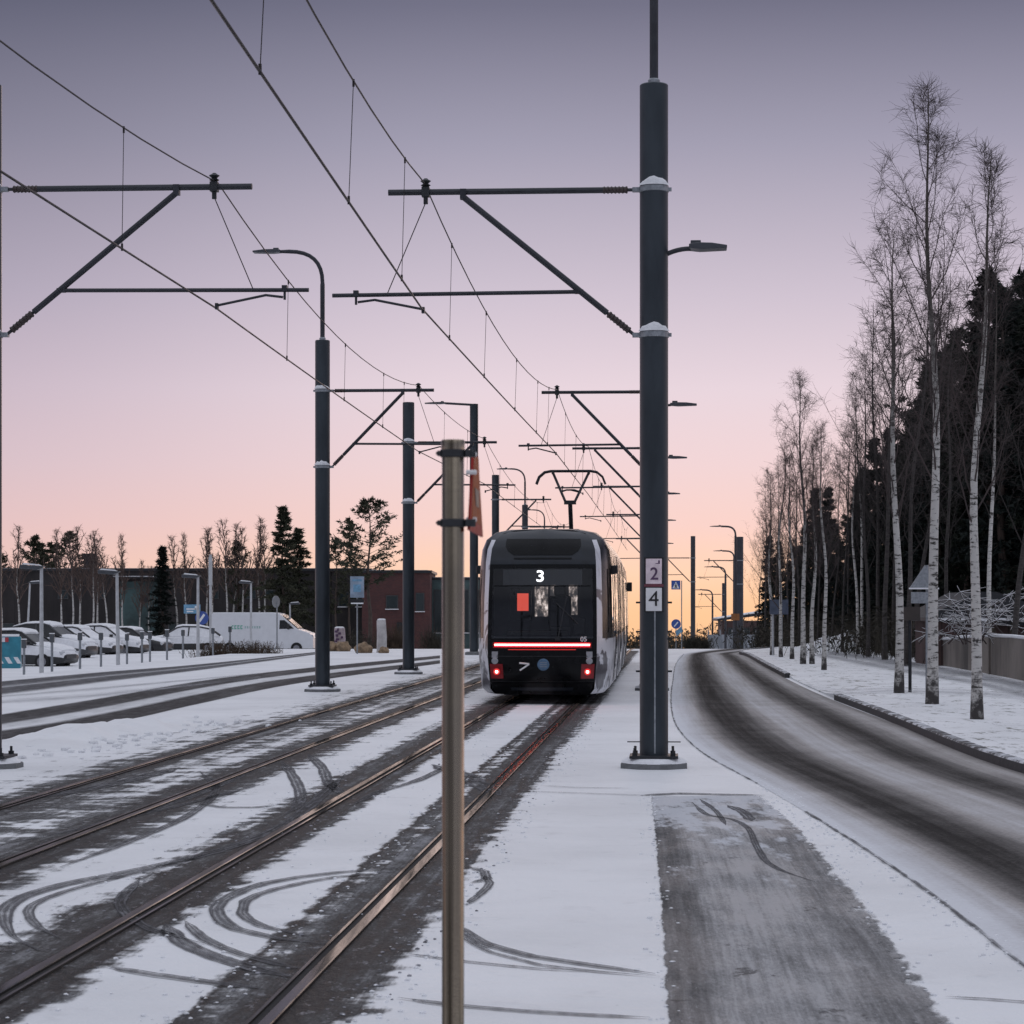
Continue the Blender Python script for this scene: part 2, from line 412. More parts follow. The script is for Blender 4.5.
# --- tram tracks
def XR(y): return -2.514+.0664*y
def XLt(y): return -5.53+.0673*y
ysL=[4,8,12,16,20,25,30,40,50,60,75,90,104]
sl=MB(); strip(sl,[Vector((XR(y)-2.0,y,0)) for y in ysL],[Vector((XR(y)+2.0,y,0)) for y in ysL],.004,16,120)
def us(ls): return [((m_+2.0)/4.0,d_) for m_,d_ in ls]
def slush_mat(name,stops,W,amt,maxa,light):
    b=N(name); u,v=b.uv(); p=b.pos(); um=b.math('MULTIPLY',u,W)
    d=b.ramp(u,stops)
    longn=b.noise(b.vec(b.math('MULTIPLY',um,5.),b.math('MULTIPLY',v,.10)),1.,6,.7)
    comb=b.noise(b.vec(b.math('MULTIPLY',um,1.6),b.math('MULTIPLY',v,2.6)),1.,4,.7)
    mid=b.noise(b.vmul(p,(1,.4,1)),3.2,6,.7); fine=b.noise(b.vmul(p,(1,.36,1)),17,5,.75)
    n=b.math('ADD',b.math('MULTIPLY',comb,.40),b.math('ADD',b.math('MULTIPLY',longn,.30),b.math('ADD',b.math('MULTIPLY',mid,.18),b.math('MULTIPLY',fine,.12))))
    al=b.math('ADD',d,b.math('MULTIPLY',b.math('SUBTRACT',n,.5),amt)); al=b.mapr(al,.38,.56,0,maxa)
    fin2=b.noise(b.vmul(p,(1,.4,1)),55,4,.75)
    tone=b.math('ADD',b.math('MULTIPLY',longn,.42),b.math('ADD',b.math('MULTIPLY',mid,.28),b.math('ADD',b.math('MULTIPLY',fine,.20),b.math('MULTIPLY',fin2,.16))))
    tone=b.math('ADD',b.math('MULTIPLY',b.math('SUBTRACT',tone,.53),2.3),.50)
    tone=b.math('SUBTRACT',tone,b.mapr(d,.8,1.1,0.,.14))
    c=b.ramp(tone,[(0,(.018,.018,.018)),(.42,(.030,.029,.029)),(.50,(.075,.073,.073)),(.57,(.13,.128,.128)),(.66,(.24,.24,.245)),(.8,(.4,.4,.42)),(1,(.5,.5,.52))])
    c=b.mix(b.math('MULTIPLY',b.mapr(b.noise(b.vmul(p,(1,.4,1)),11,5,.78),.57,.67),light),c,(.36,.365,.39))
    return b.alpha(b.pbr(c,b.mapr(tone,.4,.65,.55,.92),0,b.bump(b.math('ADD',tone,fine),.04,.9),spec=.14),al)
M['slush']=slush_mat('slush_near',us([(-2,0),(-1.6,.14),(-1.25,.36),(-1.0,.60),(-.85,.85),(-.72,1.1),(-.62,1.05),(-.50,.66),(-.38,.42),(-.22,.10),(.10,.05),(.24,.34),(.31,.62),(.36,.52),(.45,.46),(.58,.72),(.72,1.1),(.84,.86),(.96,.60),(1.06,.50),(1.18,.34),(1.32,.14),(1.5,.02),(2,0)]),4.,1.9,.96,.75)
kind(sl.build('slush',M['slush'],fix=False))
sl2=MB(); strip(sl2,[Vector((XLt(y)-2.2,y,0)) for y in ysL],[Vector((XLt(y)+2.2,y,0)) for y in ysL],.0045,16,120)
def us2(ls): return [((m_+2.2)/4.4,d_) for m_,d_ in ls]
M['slush2']=slush_mat('slush_far',us2([(-2.2,.25),(-1.7,.34),(-1.2,.40),(-.92,.52),(-.75,1.0),(-.62,.9),(-.45,.52),(-.1,.46),(.2,.42),(.45,.56),(.66,.95),(.75,1.0),(.92,.62),(1.15,.42),(1.4,.26),(1.7,.08),(2.2,0)]),4.4,1.8,.92,.7)
kind(sl2.build('slush',M['slush2'],fix=False))
b=N('rail_steel'); o=b.obj(); n=b.noise(b.vmul(o,(30,.25,30)),1.,5,.6); n2=b.noise(b.vmul(o,(1,.15,1)),2.,5,.6)
gs=b.n('ShaderNodeBsdfGlossy'); gs.inputs[0].default_value=(.25,.255,.265,1); b.l(b.mapr(n,.3,.7,.07,.20),gs.inputs[1]); df=b.n('ShaderNodeBsdfDiffuse'); b.l(b.mix(n2,(.05,.044,.036),(.12,.108,.092)),df.inputs[0])
ms=b.n('ShaderNodeMixShader'); b.l(b.mapr(b.noise(b.vmul(o,(8,.5,8)),1.,6,.7),.35,.65,.35,.85),ms.inputs[0]); b.l(df.outputs[0],ms.inputs[1]); b.l(gs.outputs[0],ms.inputs[2]); M['rail']=b.done(ms.outputs[0])
M['groove']=simple('groove_dirt',(.012,.012,.013),.9,0,.3,12)
M['red_reflect']=None
def rail_pair(xf,label,rz):
    root=thing('tram_track',label,'track',(0,0,0))
    yy=[3,10,20,40,60,80,104]+[104+6*i for i in range(1,40)]
    for sgn in (-1,1):
        for nm,prof,mat in (('rail',[(-.032,.004),(-.032,.020),(-.026,.024),(.026,.024),(.032,.020),(.032,.004)],M['rail']),('groove',[(.032,.003),(.032,.0075),(.074,.0075),(.074,.003)],M['groove']),('guard_lip',[(.074,.003),(.074,.019),(.092,.019),(.092,.003)],M['rail'])):
            m=MB(); rings=[]
            for y in yy:
                xc=xf(y)+sgn*.7175; s_=-sgn; t=terrain(xc,y)
                rings.append([(xc+s_*px,y,t+pz) for px,pz in prof])
            m.loft(rings); 
            if nm=='rail': parent=m.build(nm,mat,root)
            else: m.build(nm,mat,parent)
rail_pair(XR,'tram track with shiny grooved steel rails, the one the tram stands on','')
rail_pair(XLt,'empty tram track in dirty snow, between the occupied track and the bus lane','')

# --- tyre marks
tm=MB()
def marks(pl,w,off=0,z=.0085,v0=0):
    band(tm,[G(x,y) for x,y in pl],w,z,4,70,v0,.16)
marks([(40,952),(15,940),(4,918),(14,902),(60,886),(150,868),(230,848),(290,822),(345,775)],.17,v0=3)
marks([(60,940),(38,928),(28,912),(44,900),(90,885),(160,868),(215,853)],.09,v0=9)
marks([(420,868),(340,873),(265,884),(222,902),(218,916),(236,930),(280,940),(330,946)],.13,v0=20)
marks([(400,872),(335,878),(275,890),(245,902),(242,914),(262,927),(310,938)],.10,v0=27)
marks([(165,925),(180,942),(215,958),(262,972),(300,980)],.16,v0=33)
marks([(185,922),(205,940),(240,955),(280,966),(310,972)],.10,v0=38)
marks([(108,968),(150,975),(200,982),(262,990)],.12,v0=44)
marks([(282,762),(292,775),(300,792),(298,806),(285,815)],.17,v0=50)
marks([(308,754),(322,768),(330,785),(352,800)],.17,v0=55)
marks([(432,765),(455,772),(480,785),(500,796)],.35,v0=60)
marks([(455,925),(485,945),(530,957),(590,966),(655,975)],.11,v0=66)
marks([(458,935),(490,953),(540,966),(600,973),(660,978)],.05,v0=72)
marks([(400,954),(470,963),(540,970),(605,973)],.05,v0=80)
marks([(398,999),(450,1006),(520,1012),(585,1016),(650,1019)],.08,v0=88)
marks([(200,805),(225,808),(255,808),(276,806)],.13,v0=95)
marks([(945,998),(985,1000),(1024,1003),(1080,1006)],.05,v0=99)
marks([(540,786),(575,788),(632,789)],.05,v0=104)
marks([(530,792),(590,794),(650,796)],.05,v0=109)
marks([(640,796),(680,794),(720,795),(765,796)],.22,v0=114)
marks([(692,803),(708,816),(732,820),(748,829),(757,848),(768,864),(788,874),(815,883)],.075,v0=118)
marks([(700,800),(716,812),(726,826)],.07,v0=124)
marks([(727,806),(742,812),(752,822)],.14,v0=127)
marks([(0,846),(110,822),(210,790),(290,752)],.14,v0=175)
marks([(60,868),(130,842),(190,815),(216,790),(200,772)],.12,v0=182)
marks([(352,806),(380,792),(420,780),(460,760)],.14,v0=190)
marks([(205,945),(150,930),(120,905),(140,880)],.11,v0=196)
marks([(110,822),(180,806),(260,785)],.12,v0=150)
marks([(30,800),(110,785),(180,768)],.3,v0=157)
marks([(470,884),(487,880),(484,872),(470,868)],.10,v0=165)
marks([(466,906),(480,895),(490,884),(484,876)],.08,v0=169)
M['tyre']=wear_mat('tyre_marks',[(0,.0),(.2,.66),(.38,.48),(.5,.62),(.64,.45),(.8,.7),(1,.0)],(.075,.075,.08),(.16,.16,.17),3.,1.3,.9,.22,16.,.6,.95)
kind(tm.build('tyre_tracks',M['tyre'],fix=False))

# --- bus lane and car-park lane on the left
bl=MB(); strip(bl,[G(-500,800),G(-250,752),G(0,713),G(100,697),G(200,680),G(300,668),G(440,655)],[G(-500,850),G(-250,785),G(0,744),G(100,728),G(200,705),G(300,684),G(440,664)],.004,10,90)
M['lane']=wear_mat('bus_lane_worn',[(0,.0),(.08,.55),(.2,1.0),(.32,.85),(.44,.36),(.6,.34),(.72,.85),(.86,1.0),(.95,.6),(1,.0)],(.028,.027,.029),(.10,.098,.10),2.,.08,.55,.25,3.,.55,.97)
kind(bl.build('bus_lane',M['lane'],fix=False))
cl=MB(); strip(cl,[G(-300,708),G(0,681),G(100,672),G(200,664),G(315,652)],[G(-300,735),G(0,697),G(100,684),G(200,671),G(315,655)],.004,8,70)
M['lane2']=wear_mat('car_park_lane_worn',[(0,.2),(.12,.95),(.3,.7),(.45,.45),(.6,.85),(.8,.7),(1,.1)],(.05,.05,.055),(.16,.16,.17),2.,.08,.6,.3,3.,.6,.85)
kind(cl.build('car_park_lane',M['lane2'],fix=False))
fl=MB(); strip(fl,[G(0,694),G(120,684),G(260,672)],[G(0,707),G(120,698),G(260,680)],.0042,6,40)
kind(fl.build('snowy_wheel_ruts',wear_mat('ruts',[(0,0),(.2,.55),(.4,.2),(.7,.55),(1,0)],(.25,.25,.27),(.38,.38,.4),2.,.1,.9,.3,2.,.7,.6),fix=False))
# ridge of ploughed snow beside the bus lane
sb=MB(); ridge=resample(spline([G(-40,750),G(30,745),G(80,735),G(130,729),G(178,719)],.3),70)
for i,c_ in enumerate(ridge):
    for k in range(13):
        t=(k-6)/6; w=.75; e=math.sin(PI*i/69)**.35
        h=max(0,(1-t*t))*(.10+.16*abs(mnoise.noise(Vector((c_.x*1.7,c_.y*.5,1))))+.10*mnoise.noise(Vector((c_.x*4+t*3,c_.y*1.5+t,7))))*e
        sb.v.append((c_.x+t*w,c_.y-t*1.0,h-.006))
for i in range(69):
    for k in range(12): sb.face((i*13+k,i*13+k+1,(i+1)*13+k+1,(i+1)*13+k))
kind(sb.build('snow_bank',M['snow'],smooth=True,fix=False))
def clods(name,n,region,r0,r1,mat):
    m=MB(); rr=random.Random(5)
    for i in range(n):
        x,y=region(rr); r=rr.uniform(r0,r1); o=len(m.v); q=terrain(x,y)
        bm=bmesh.new(); bmesh.ops.create_icosphere(bm,subdivisions=1,radius=r)
        for v in bm.verts: v.co*=1+.5*mnoise.noise(v.co*9/r*.2+Vector((i,0,0))); v.co.z*=.6
        m.add([v.co+Vector((x,y,q+r*.25)) for v in bm.verts],[[v.index for v in f.verts] for f in bm.faces]); bm.free()
    return kind(m.build(name,mat,fix=False),'stuff')
def reg_slush(rr):
    y=rr.uniform(9,42); return XR(y)+rr.choice([-.98,-.52,.5,1.05,1.0])+rr.gauss(0,.11),y
M['dirty_clod']=simple('dirty_snow',(.26,.26,.28),.7,0,.7,6,.01)
clods('slush_clods',700,reg_slush,.005,.016,M['dirty_clod'])
def reg_edge(rr):
    k=rr.random()
    if k<.62: y=9+33*rr.random()**1.6; return XR(y)+rr.choice([-1.3,-.32,.26,.3,1.15,1.25])+rr.gauss(0,.09),y
    if k<.82: q=rr.choice(LP if rr.random()<.5 else RP); return q.x+rr.gauss(0,.05),q.y+rr.gauss(0,.15)
    y=11+16*rr.random(); return 2.66+rr.gauss(0,.07),y
clods('snow_crumbs',1700,reg_edge,.005,.017,M['snowcap'])
def reg_ridge(rr):
    c_=rr.choice(ridge); return c_.x+rr.gauss(.6,.5),c_.y+rr.gauss(-1,.9)
clods('snow_clods',160,reg_ridge,.02,.08,M['snow'])

# ------------------------------------------------------------------ poles and overhead line
def bez(p0,p1,p2,n=8): 
    p0,p1,p2=map(Vector,(p0,p1,p2)); return [p0*(1-t)**2+p1*2*t*(1-t)+p2*t*t for t in [i/n for i in range(n+1)]]
def luminaire(root,base,dx,L):
    """flat road-lamp head; base = end of arm, pointing dx (+1/-1) along x"""
    m=MB(); x,y,z=base
    prof=[(0,-.02),(0,.03),(L*.25,.045),(L*.6,.04),(L,.012),(L,-.022),(L*.3,-.035)]
    m.prism([(x+dx*a,z+c_) for a,c_ in prof],'y',y-.13,y+.13)
    m.box((x+dx*L*.18,y,z+.06),(.12,.06,.05))
    return m.build('lamp_head',M['lamp_head'],root,bevel=.008)
def catenary_pole(X,Y,label,side,H=7.94,r=.165,lamp=None,mast=False,arm=True,detail=False,z=None,rz=-.066,zt=6.72,xoff=0,mastdir=-1):
    z=terrain(X,Y) if z is None else z
    root=thing('catenary_pole',label,'pole',(X,Y,z),rz,'catenary poles along the tramway')
    n=32 if detail else 14
    mp=M['pole'] if Y<110 else M['pole_far']
    m=MB(); m.lathe([(r,.13),(r,H-.012),(r-.012,H)],n); sh=m.build('shaft',mp,root,smooth=True)
    m=MB(); m.lathe([(.415,-.02),(.415,.05),(.40,.062)],8,Matrix.Rotation(PI/8,4,'Z')); m.build('foundation',M['concrete'],root)
    m=MB(); m.box((0,0,.135),(.56,.56,.03)); pl=m.build('base_plate',M['dark'],root)
    for sx in (-1,1):
        for sy in (-1,1):
            m=MB(); m.tube([(sx*.22,sy*.22,.12),(sx*.22,sy*.22,.185)],.034,6); m.tube([(sx*.22,sy*.22,.185),(sx*.22,sy*.22,.24)],.016,8); m.build('anchor_bolt',M['dark'],pl)
    m=MB(); rr=random.Random(int(Y*7)); 
    m.loft([[(q*.33*math.cos(a),q*.33*math.sin(a),h_) for a in [2*PI*k/16 for k in range(16)]] for q,h_ in ((1.17,.060),(1.12,.085),(1.0,.115),(.8,.118))])
    m.build('snow_rim',M['snowcap'],root)
    sg=side
    if arm:
        for zc in (zt,zt-1.69):
            m=MB(); m.lathe([(r+.003,zc-.035),(r+.010,zc-.03),(r+.010,zc+.03),(r+.003,zc+.035)],n); m.box((sg*(r+.04),0,zc),(.09,.08,.05)); m.box((-sg*(r+.015),0,zc),(.05,.04,.04))
            c_=m.build('collar',M['galv'],root)
            if Y<75:
                m=MB(); ring=[]
                for k in range(9):
                    a=-PI/2+(k-4)/4*1.25; h_=(.075*(1-((k-4)/4.3)**2))*(.7+.5*rr.random())
                    ca,sa=math.cos(a),math.sin(a)
                    ring.append([(ca*(r+.002),sa*(r+.002),zc+.045),(ca*(r+.026),sa*(r+.026),zc+.035),(ca*(r+.02),sa*(r+.02),zc+.04+h_*.7),(ca*(r+.002),sa*(r+.002),zc+.05+h_)])
                m.loft(ring); m.build('snow_lump',M['snowcap'],c_)
        # top tube, diagonal, registration tube, steady arm
        kx=1.0 if Y<40 else .79
        q=lambda d,zz: (sg*(r+d*kx),0,zz)
        m=MB(); m.tube([q(.42,zt),q(2.94,zt)],.036,8); m.tube([q(.06,zt),q(.42,zt)],.02,8); tt=m.build('top_tube',M['tube'],root)
        def insulator(a,b_,parent):
            a,b_=Vector(a),Vector(b_); d=b_-a; Mx=Matrix.Translation(a)@d.to_track_quat('Z','Y').to_matrix().to_4x4(); L=d.length; pr=[]
            for i in range(7):
                t=L*i/6.5; pr += [(.036,t),(.045,t+.012),(.036,t+.03)]
            mm_=MB(); mm_.lathe(pr,10,Mx); mm_.build('insulator',M['insul'],parent)
        insulator(q(.14,zt),q(.42,zt),tt)
        zb=zt-1.69; e=Vector(q(2.06,zt-.06)); s0=Vector(q(.06,zb)); d=(e-s0)
        m=MB(); m.tube([s0+d*.16,e],.036,8); m.tube([s0,s0+d*.16],.02,8); m.box(e+Vector((0,0,.03)),(.07,.09,.12)); dg=m.build('diagonal_strut',M['tube'],root)
        insulator(s0+d*.03,s0+d*.15,dg)
        zr=zb+.51; xr=.06+ (zr-zb)/(d.z)*2.0
        m=MB(); m.tube([q(xr,zr),q(3.6,zr-.02)],.024,8); m.box(q(xr+.02,zr),(.1,.05,.05)); rg=m.build('registration_tube',M['tube'],root)
        m=MB(); m.tube([q(3.32,zr-.01),q(3.32,zr-.13)],.016,6); m.box(q(3.32,zr),(.06,.07,.07)); m.tube([q(3.30,zr-.10),q(3.10,zr-.075),q(2.53,zr-.19)],.015,6); m.box(q(2.53,zr-.20),(.035,.07,.07)); m.build('steady_arm',M['tube'],rg)
        m=MB(); mx=2.50; m.box(q(mx,zt),(.09,.11,.11)); m.lathe([(.018,.05),(.06,.08),(.03,.10),(.065,.13),(.03,.15),(.02,.16)],10,Matrix.Translation(Vector(q(mx,zt)))); m.box(q(mx,zt-.09),(.05,.03,.1))
        m.build('messenger_clamp',M['dark'],tt)
        m=MB(); m.tube([q(mx,zt-.12),q(2.95,zr)],.006,4); m.build('support_strand',M['wire'],rg)
    if lamp:
        z0,L=lamp; lx=-sg
        m=MB(); m.tube(bez((lx*r*.8,0,z0-.10),(lx*(r+.1),0,z0-.03),(lx*(r+.26),0,z0-.03),6),.028,8); m.build('lamp_arm',M['tube'],root)
        luminaire(root,(lx*(r+.24),0,z0-.02),lx,L)
    if mast:
        m=MB(); z0=H-.4; h=H+1.98; ld=mastdir
        m.tube([(0,0,z0),(0,0,h-.75)]+bez((0,0,h-.7),(0,0,h),(ld*.75,0,h),8)+[(ld*.95,0,h)],[.052]*2+[.045]*9+[.035],10); ms=m.build('lamp_mast',M['tube'],root)
        m=MB(); m.lathe([(.07,H-.02),(.07,H+.05),(.052,H+.07)],12); m.build('mast_cap',M['galv'],root)
        luminaire(root,(ld*.93,0,h),ld,.62)
    return root
main=catenary_pole(1.65,27.9,'tall dark steel pole nearest the camera, with plates 2 and 4','%s' and -1,lamp=(6.06,.44),mast=True,detail=True)
catenary_pole(-6.098,27.9,'dark steel pole at the left picture edge holding the nearest left cantilever',1,mast=True,detail=True)
catenary_pole(PX(322.5,53.3),53.3,'dark pole with curved lamp mast on top, left of the empty track',1,mast=True,H=7.8,zt=6.68)
catenary_pole(PX(408.5,67.4),67.4,'plain dark pole without lamp, in front of the brick building',1,H=7.63,zt=6.5)
catenary_pole(PX(495.5,107),107,'short looking dark pole rising just left of the tram roof',1,H=7.8,zt=6.7)
catenary_pole(PX(525,132),132,'distant pole with curved lamp mast rising above the tram roof, the taller of two',1,mast=True)
catenary_pole(PX(544.5,168),168,'small distant pole with curved lamp mast behind the pantograph',1,mast=True,H=7.9)
for (px,Y,lab) in ((652,54,'catenary pole directly behind the numbered pole, second in the right row'),(654,73,'third catenary pole of the right row, hidden behind the numbered pole'),(655,96,'fourth catenary pole of the right row, hidden behind the numbered pole'),(656,120,'fifth catenary pole of the right row, hidden behind the numbered pole'),(657,145,'sixth catenary pole of the right row, hidden behind the numbered pole')):
    catenary_pole(PX(px,Y),Y,lab,-1,lamp=(6.45,.6),H=7.9)
catenary_pole(PX(693,170),170,'slim distant pole standing alone beside the road end, arm to the left',-1,H=8.15,zt=6.6)
catenary_pole(PX(740,172),172,'thick distant pole in front of the pale fence at the road end',-1,H=8.2,zt=6.5,r=.24)
catenary_pole(PX(724,235),235,'farthest small pole in front of the pale fence at the road end',-1,H=6.9,zt=5.8,r=.2)
# number plates on the main pole
M['plate']=simple('white_plate',(.82,.82,.82),.45,0,.05,12); M['plate_pink']=simple('pink_plate',(.82,.68,.72),.45,0,.18,6)
M['black']=simple('black_paint',(.012,.012,.014),.4,0,.1,8); M['purple']=simple('purple_ink',(.10,.05,.11),.5,0,.2,8); M['redtape']=simple('red_tape',(.20,.05,.07),.5,0,.2,8)
def zmain(py): return EYE+(HY-py)*27.9/F-0.0
for (pya,pyb,mt,s,tc) in ((559,584,'plate_pink','2','purple'),(588,611,'plate','4','black')):
    za,zb=zmain(pya),zmain(pyb); m=MB(); m.box((0,-.172,(za+zb)/2),(.185,.012,za-zb)); pl=m.build('number_plate',M[mt],main,bevel=.004)
    m=MB(); m.box((0,-.164,(za+zb)/2),(.225,.012,za-zb+.03)); m.build('backing',M['black'],pl)
    text('numeral',s,.25 if s=='4' else .20,M[tc],pl,(0 if s=='4' else .005,-.180,(za+zb)/2-(0 if s=='4' else .035)),(PI/2,0,0))
    if s=='2':
        m=MB(); m.box((.06,-.179,za-.035),(.02,.003,.03)); m.box((.045,-.179,za-.055),(.05,.003,.008)); m.build('small_mark',M['purple'],pl)
        m=MB(); m.box((0,-.168,zb-.018),(.225,.012,.03)); m.build('red_strip',M['redtape'],main)
m=MB(); m.box((.012,-.166,1.05),(.018,.012,1.75)); m.build('cable_strip',M['galv'],main)
m=MB()
for zz in (1.92,1.58,1.50,1.12,): m.box((0,.02,zz),(.42,.02,.022))
m.build('clamp_band',M['dark'],main)
m=MB(); m.box((0,0,.30),(.62,.014,.012)); m.build('cross_bar',M['dark'],main)

def overhead(name_label,pts_m,pts_c,drops):
    root=thing('overhead_line',name_label,'wire',(0,0,0))
    def sagged(pts,sag):
        out=[]
        for a,b_ in zip(pts,pts[1:]):
            a,b_=Vector(a),Vector(b_); n=14; L=(b_-a).length
            for i in range(n):
                t=i/n; q=a.lerp(b_,t); q.z-=sag*4*t*(1-t)*min(1,(L/27)**2); out.append(q)
        out.append(Vector(pts[-1])); return out
    A=sagged(pts_m,.62); B=sagged(pts_c,.02)
    m=MB(); m.tube(A,.0085,5); mw=m.build('messenger_wire',M['wire'],root)
    m=MB(); m.tube(B,.0115,5); cw=m.build('contact_wire',M['wire'],root)
    def at(P,y):
        for a,b_ in zip(P,P[1:]):
            if a.y<=y<=b_.y: return a.lerp(b_,(y-a.y)/(b_.y-a.y))
    for y in drops:
        a,b_=at(A,y),at(B,y)
        if a and b_:
            m=MB(); m.tube([a,b_],.0035 if y<60 else .005,4); m.tube([b_-Vector((0,0,.02)),b_+Vector((0,0,.05))],.012,5); m.tube([a-Vector((0,0,.05)),a+Vector((0,0,.015))],.011,5); m.build('dropper',M['wire'],root)
Rp=[(27.9,-1.02),(54,1.02),(73,2.33),(96,3.86),(120,5.4),(145,7.0)]
drR=[10.5,15.5,20.5,25.4,31,36,42,47.5,51,58,64,69,77,83,90,101,108,114,126,133,139]
overhead('overhead wires above the track with the tram, held by the right-hand poles',
 [(-2.28,0,6.95)]+[(x,y,6.80 if i==0 else 6.77) for i,(y,x) in enumerate(Rp)],[(-2.35,0,5.34)]+[(x-.03,y,5.34 if i<3 else 5.34) for i,(y,x) in enumerate(Rp)],drR)
Lp=[(27.9,-3.42),(53.3,-2.07),(67.4,-.75),(107,1.55),(132,3.2),(168,5.6)]
overhead('overhead wires above the empty left track, held by the left-hand poles',
 [(-5.4,0,7.05)]+[(x,y,6.80 if y<60 else 6.6) for y,x in Lp],[(-5.4,0,5.34)]+[(x-.02,y,5.34) for y,x in Lp],[11,17.5,23.2,33.5,40,46,50,58,63,74,82,90,98,112,120,140,152])

# ------------------------------------------------------------------ foreground signpost
M['inox']=None
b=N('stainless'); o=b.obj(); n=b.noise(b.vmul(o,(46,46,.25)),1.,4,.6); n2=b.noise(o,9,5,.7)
c=b.mix(b.mapr(n,.3,.7),(.045,.036,.024),(.42,.355,.265)); c=b.mix(b.math('MULTIPLY',b.mapr(n2,.62,.72),.5),c,(.14,.12,.09))  # vertical light and dark streaks paint the tube's reflected highlights into its colour
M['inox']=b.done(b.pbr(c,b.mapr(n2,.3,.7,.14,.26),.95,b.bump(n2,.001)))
sx,sy=PX(453,6.0),6.0
root=thing('sign_post','stainless steel sign post standing closest to the camera','sign post',(sx,sy,0))
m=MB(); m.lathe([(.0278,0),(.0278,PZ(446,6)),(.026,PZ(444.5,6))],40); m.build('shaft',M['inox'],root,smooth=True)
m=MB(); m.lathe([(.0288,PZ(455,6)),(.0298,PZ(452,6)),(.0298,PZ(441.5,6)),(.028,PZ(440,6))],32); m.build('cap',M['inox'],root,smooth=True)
for py in (453.5,523):
    m=MB(); zc=PZ(py,6); m.lathe([(.0285,zc-.010),(.0325,zc-.009),(.0325,zc+.009),(.0285,zc+.010)],32)
    m.box((.044,-.004,zc),(.026,.034,.018)); m.box((-.034,-.004,zc),(.010,.022,.013)); m.tube([(-.038,-.016,zc),(-.038,.016,zc)],.005,8); m.tube([(.05,-.028,zc),(.05,.02,zc)],.0055,8)
    m.build('clamp',M['dark'],root,bevel=.002)
M['sign_red']=simple('sign_red',(.30,.03,.025),.45,0,.15,10); M['sign_yellow']=simple('sign_yellow',(.30,.075,.02),.5,0,.2,14)
for q_ in ('sign_red','sign_yellow'):
    for nd in M[q_].node_tree.nodes:
        if nd.type=='BSDF_PRINCIPLED': nd.inputs['Specular IOR Level'].default_value=.05
sg=thing('warning_sign','orange triangular warning sign with red border seen almost edge-on on the steel post','road sign',(sx+.036,sy-.02,PZ(530,6)),0)
dirv=Vector((.026,.62,0)); 
def tri(sc,dx,z0,z1,th):
    L=dirv.normalized(); nrm=Vector((L.y,-L.x,0)); D=dirv.length
    pts=[L*(D*(.5-.5*sc))+Vector((0,0,z0)),L*(D*(.5+.5*sc))+Vector((0,0,z0)),L*(D*(.5+.06*sc))+Vector((0,0,z1)),L*(D*(.5-.06*sc))+Vector((0,0,z1))]
    return [p+nrm*dx for p in pts]+[p+nrm*(dx+th) for p in pts]
FS=[(0,1,2,3),(7,6,5,4),(0,4,5,1),(1,5,6,2),(2,6,7,3),(3,7,4,0)]
def tri2(sc,dx,z0,z1,th):
    # upright board: near edge tall at the foot, apex towards the clamp
    L=dirv.normalized(); nrm=Vector((L.y,-L.x,0)); D=dirv.length; c0=.5-.5*sc
    pts=[L*(D*c0)+Vector((0,0,z0)),L*(D*(1-c0))+Vector((0,0,z0)),L*(D*(.62))+Vector((0,0,z1)),L*(D*(.30))+Vector((0,0,z1))]
    return [p+nrm*dx for p in pts]+[p+nrm*(dx+th) for p in pts]
m=MB(); m.add(tri2(1,0,0,.205,.006),FS); m.build('board',M['sign_red'],sg)
m=MB(); m.add(tri2(.74,-.0015,.028,.20,.0085),FS); m.build('sign_face',M['sign_yellow'],sg)
m=MB(); m.add([p for p in tri2(.22,-.003,.07,.115,.0115)],FS); m.build('symbol',M['black'],sg)
for zz in (.03,.15,.195): m=MB(); m.tube([dirv*.2+Vector((-.010,0,zz)),dirv*.2+Vector((.016,-.004,zz))],.006,8); m.build('bolt',M['plate'],sg)

# ------------------------------------------------------------------ tram
TY=46.0; TX=XR(46.0)+.03
tram=thing('tram','black and white tram seen from behind, showing line number 3','tram',(TX,TY,0),-math.atan(.0664))
M['tram_black']=simple('tram_black',(.0055,.006,.007),.22,0,.25,3)
M['tram_roof']=simple('tram_roof',(.014,.018,.025),.42,0,.3,2.5,coat=.2)
for q_,v_ in (('tram_black',.18),('tram_roof',.3)):
    for nd in M[q_].node_tree.nodes:
        if nd.type=='BSDF_PRINCIPLED': nd.inputs['Specular IOR Level'].default_value=v_
b=N('tram_white_wrap'); o=b.obj(); n=b.noise(b.vmul(o,(1.5,1.1,1.3)),1.0,6,.62,.8); n2=b.noise(b.vmul(o,(3,3,1)),2.2,5,.6)
c=b.mix(b.mapr(n,.50,.55),(.70,.70,.74),(.05,.045,.06)); c=b.mix(b.math('MULTIPLY',b.mapr(n2,.50,.75),.45),c,(.30,.29,.31))
M['wrap']=b.done(b.pbr(c,.35,0,coat=.4))
M['tram_glass']=simple('tram_window_glass',(.010,.011,.013),.06,0,.1,2)
b=N('windscreen_glass'); gl=b.n('ShaderNodeBsdfGlossy'); gl.inputs[1].default_value=.03; gl.inputs[0].default_value=(.9,.92,.95,1)
tr=b.n('ShaderNodeBsdfTransparent'); tr.inputs[0].default_value=(.85,.87,.88,1); fr=b.n('ShaderNodeFresnel'); fr.inputs[0].default_value=1.5
mx=b.n('ShaderNodeMixShader'); b.l(fr.outputs[0],mx.inputs[0]); b.l(tr.outputs[0],mx.inputs[1]); b.l(gl.outputs[0],mx.inputs[2]); M['windscreen']=b.done(mx.outputs[0])
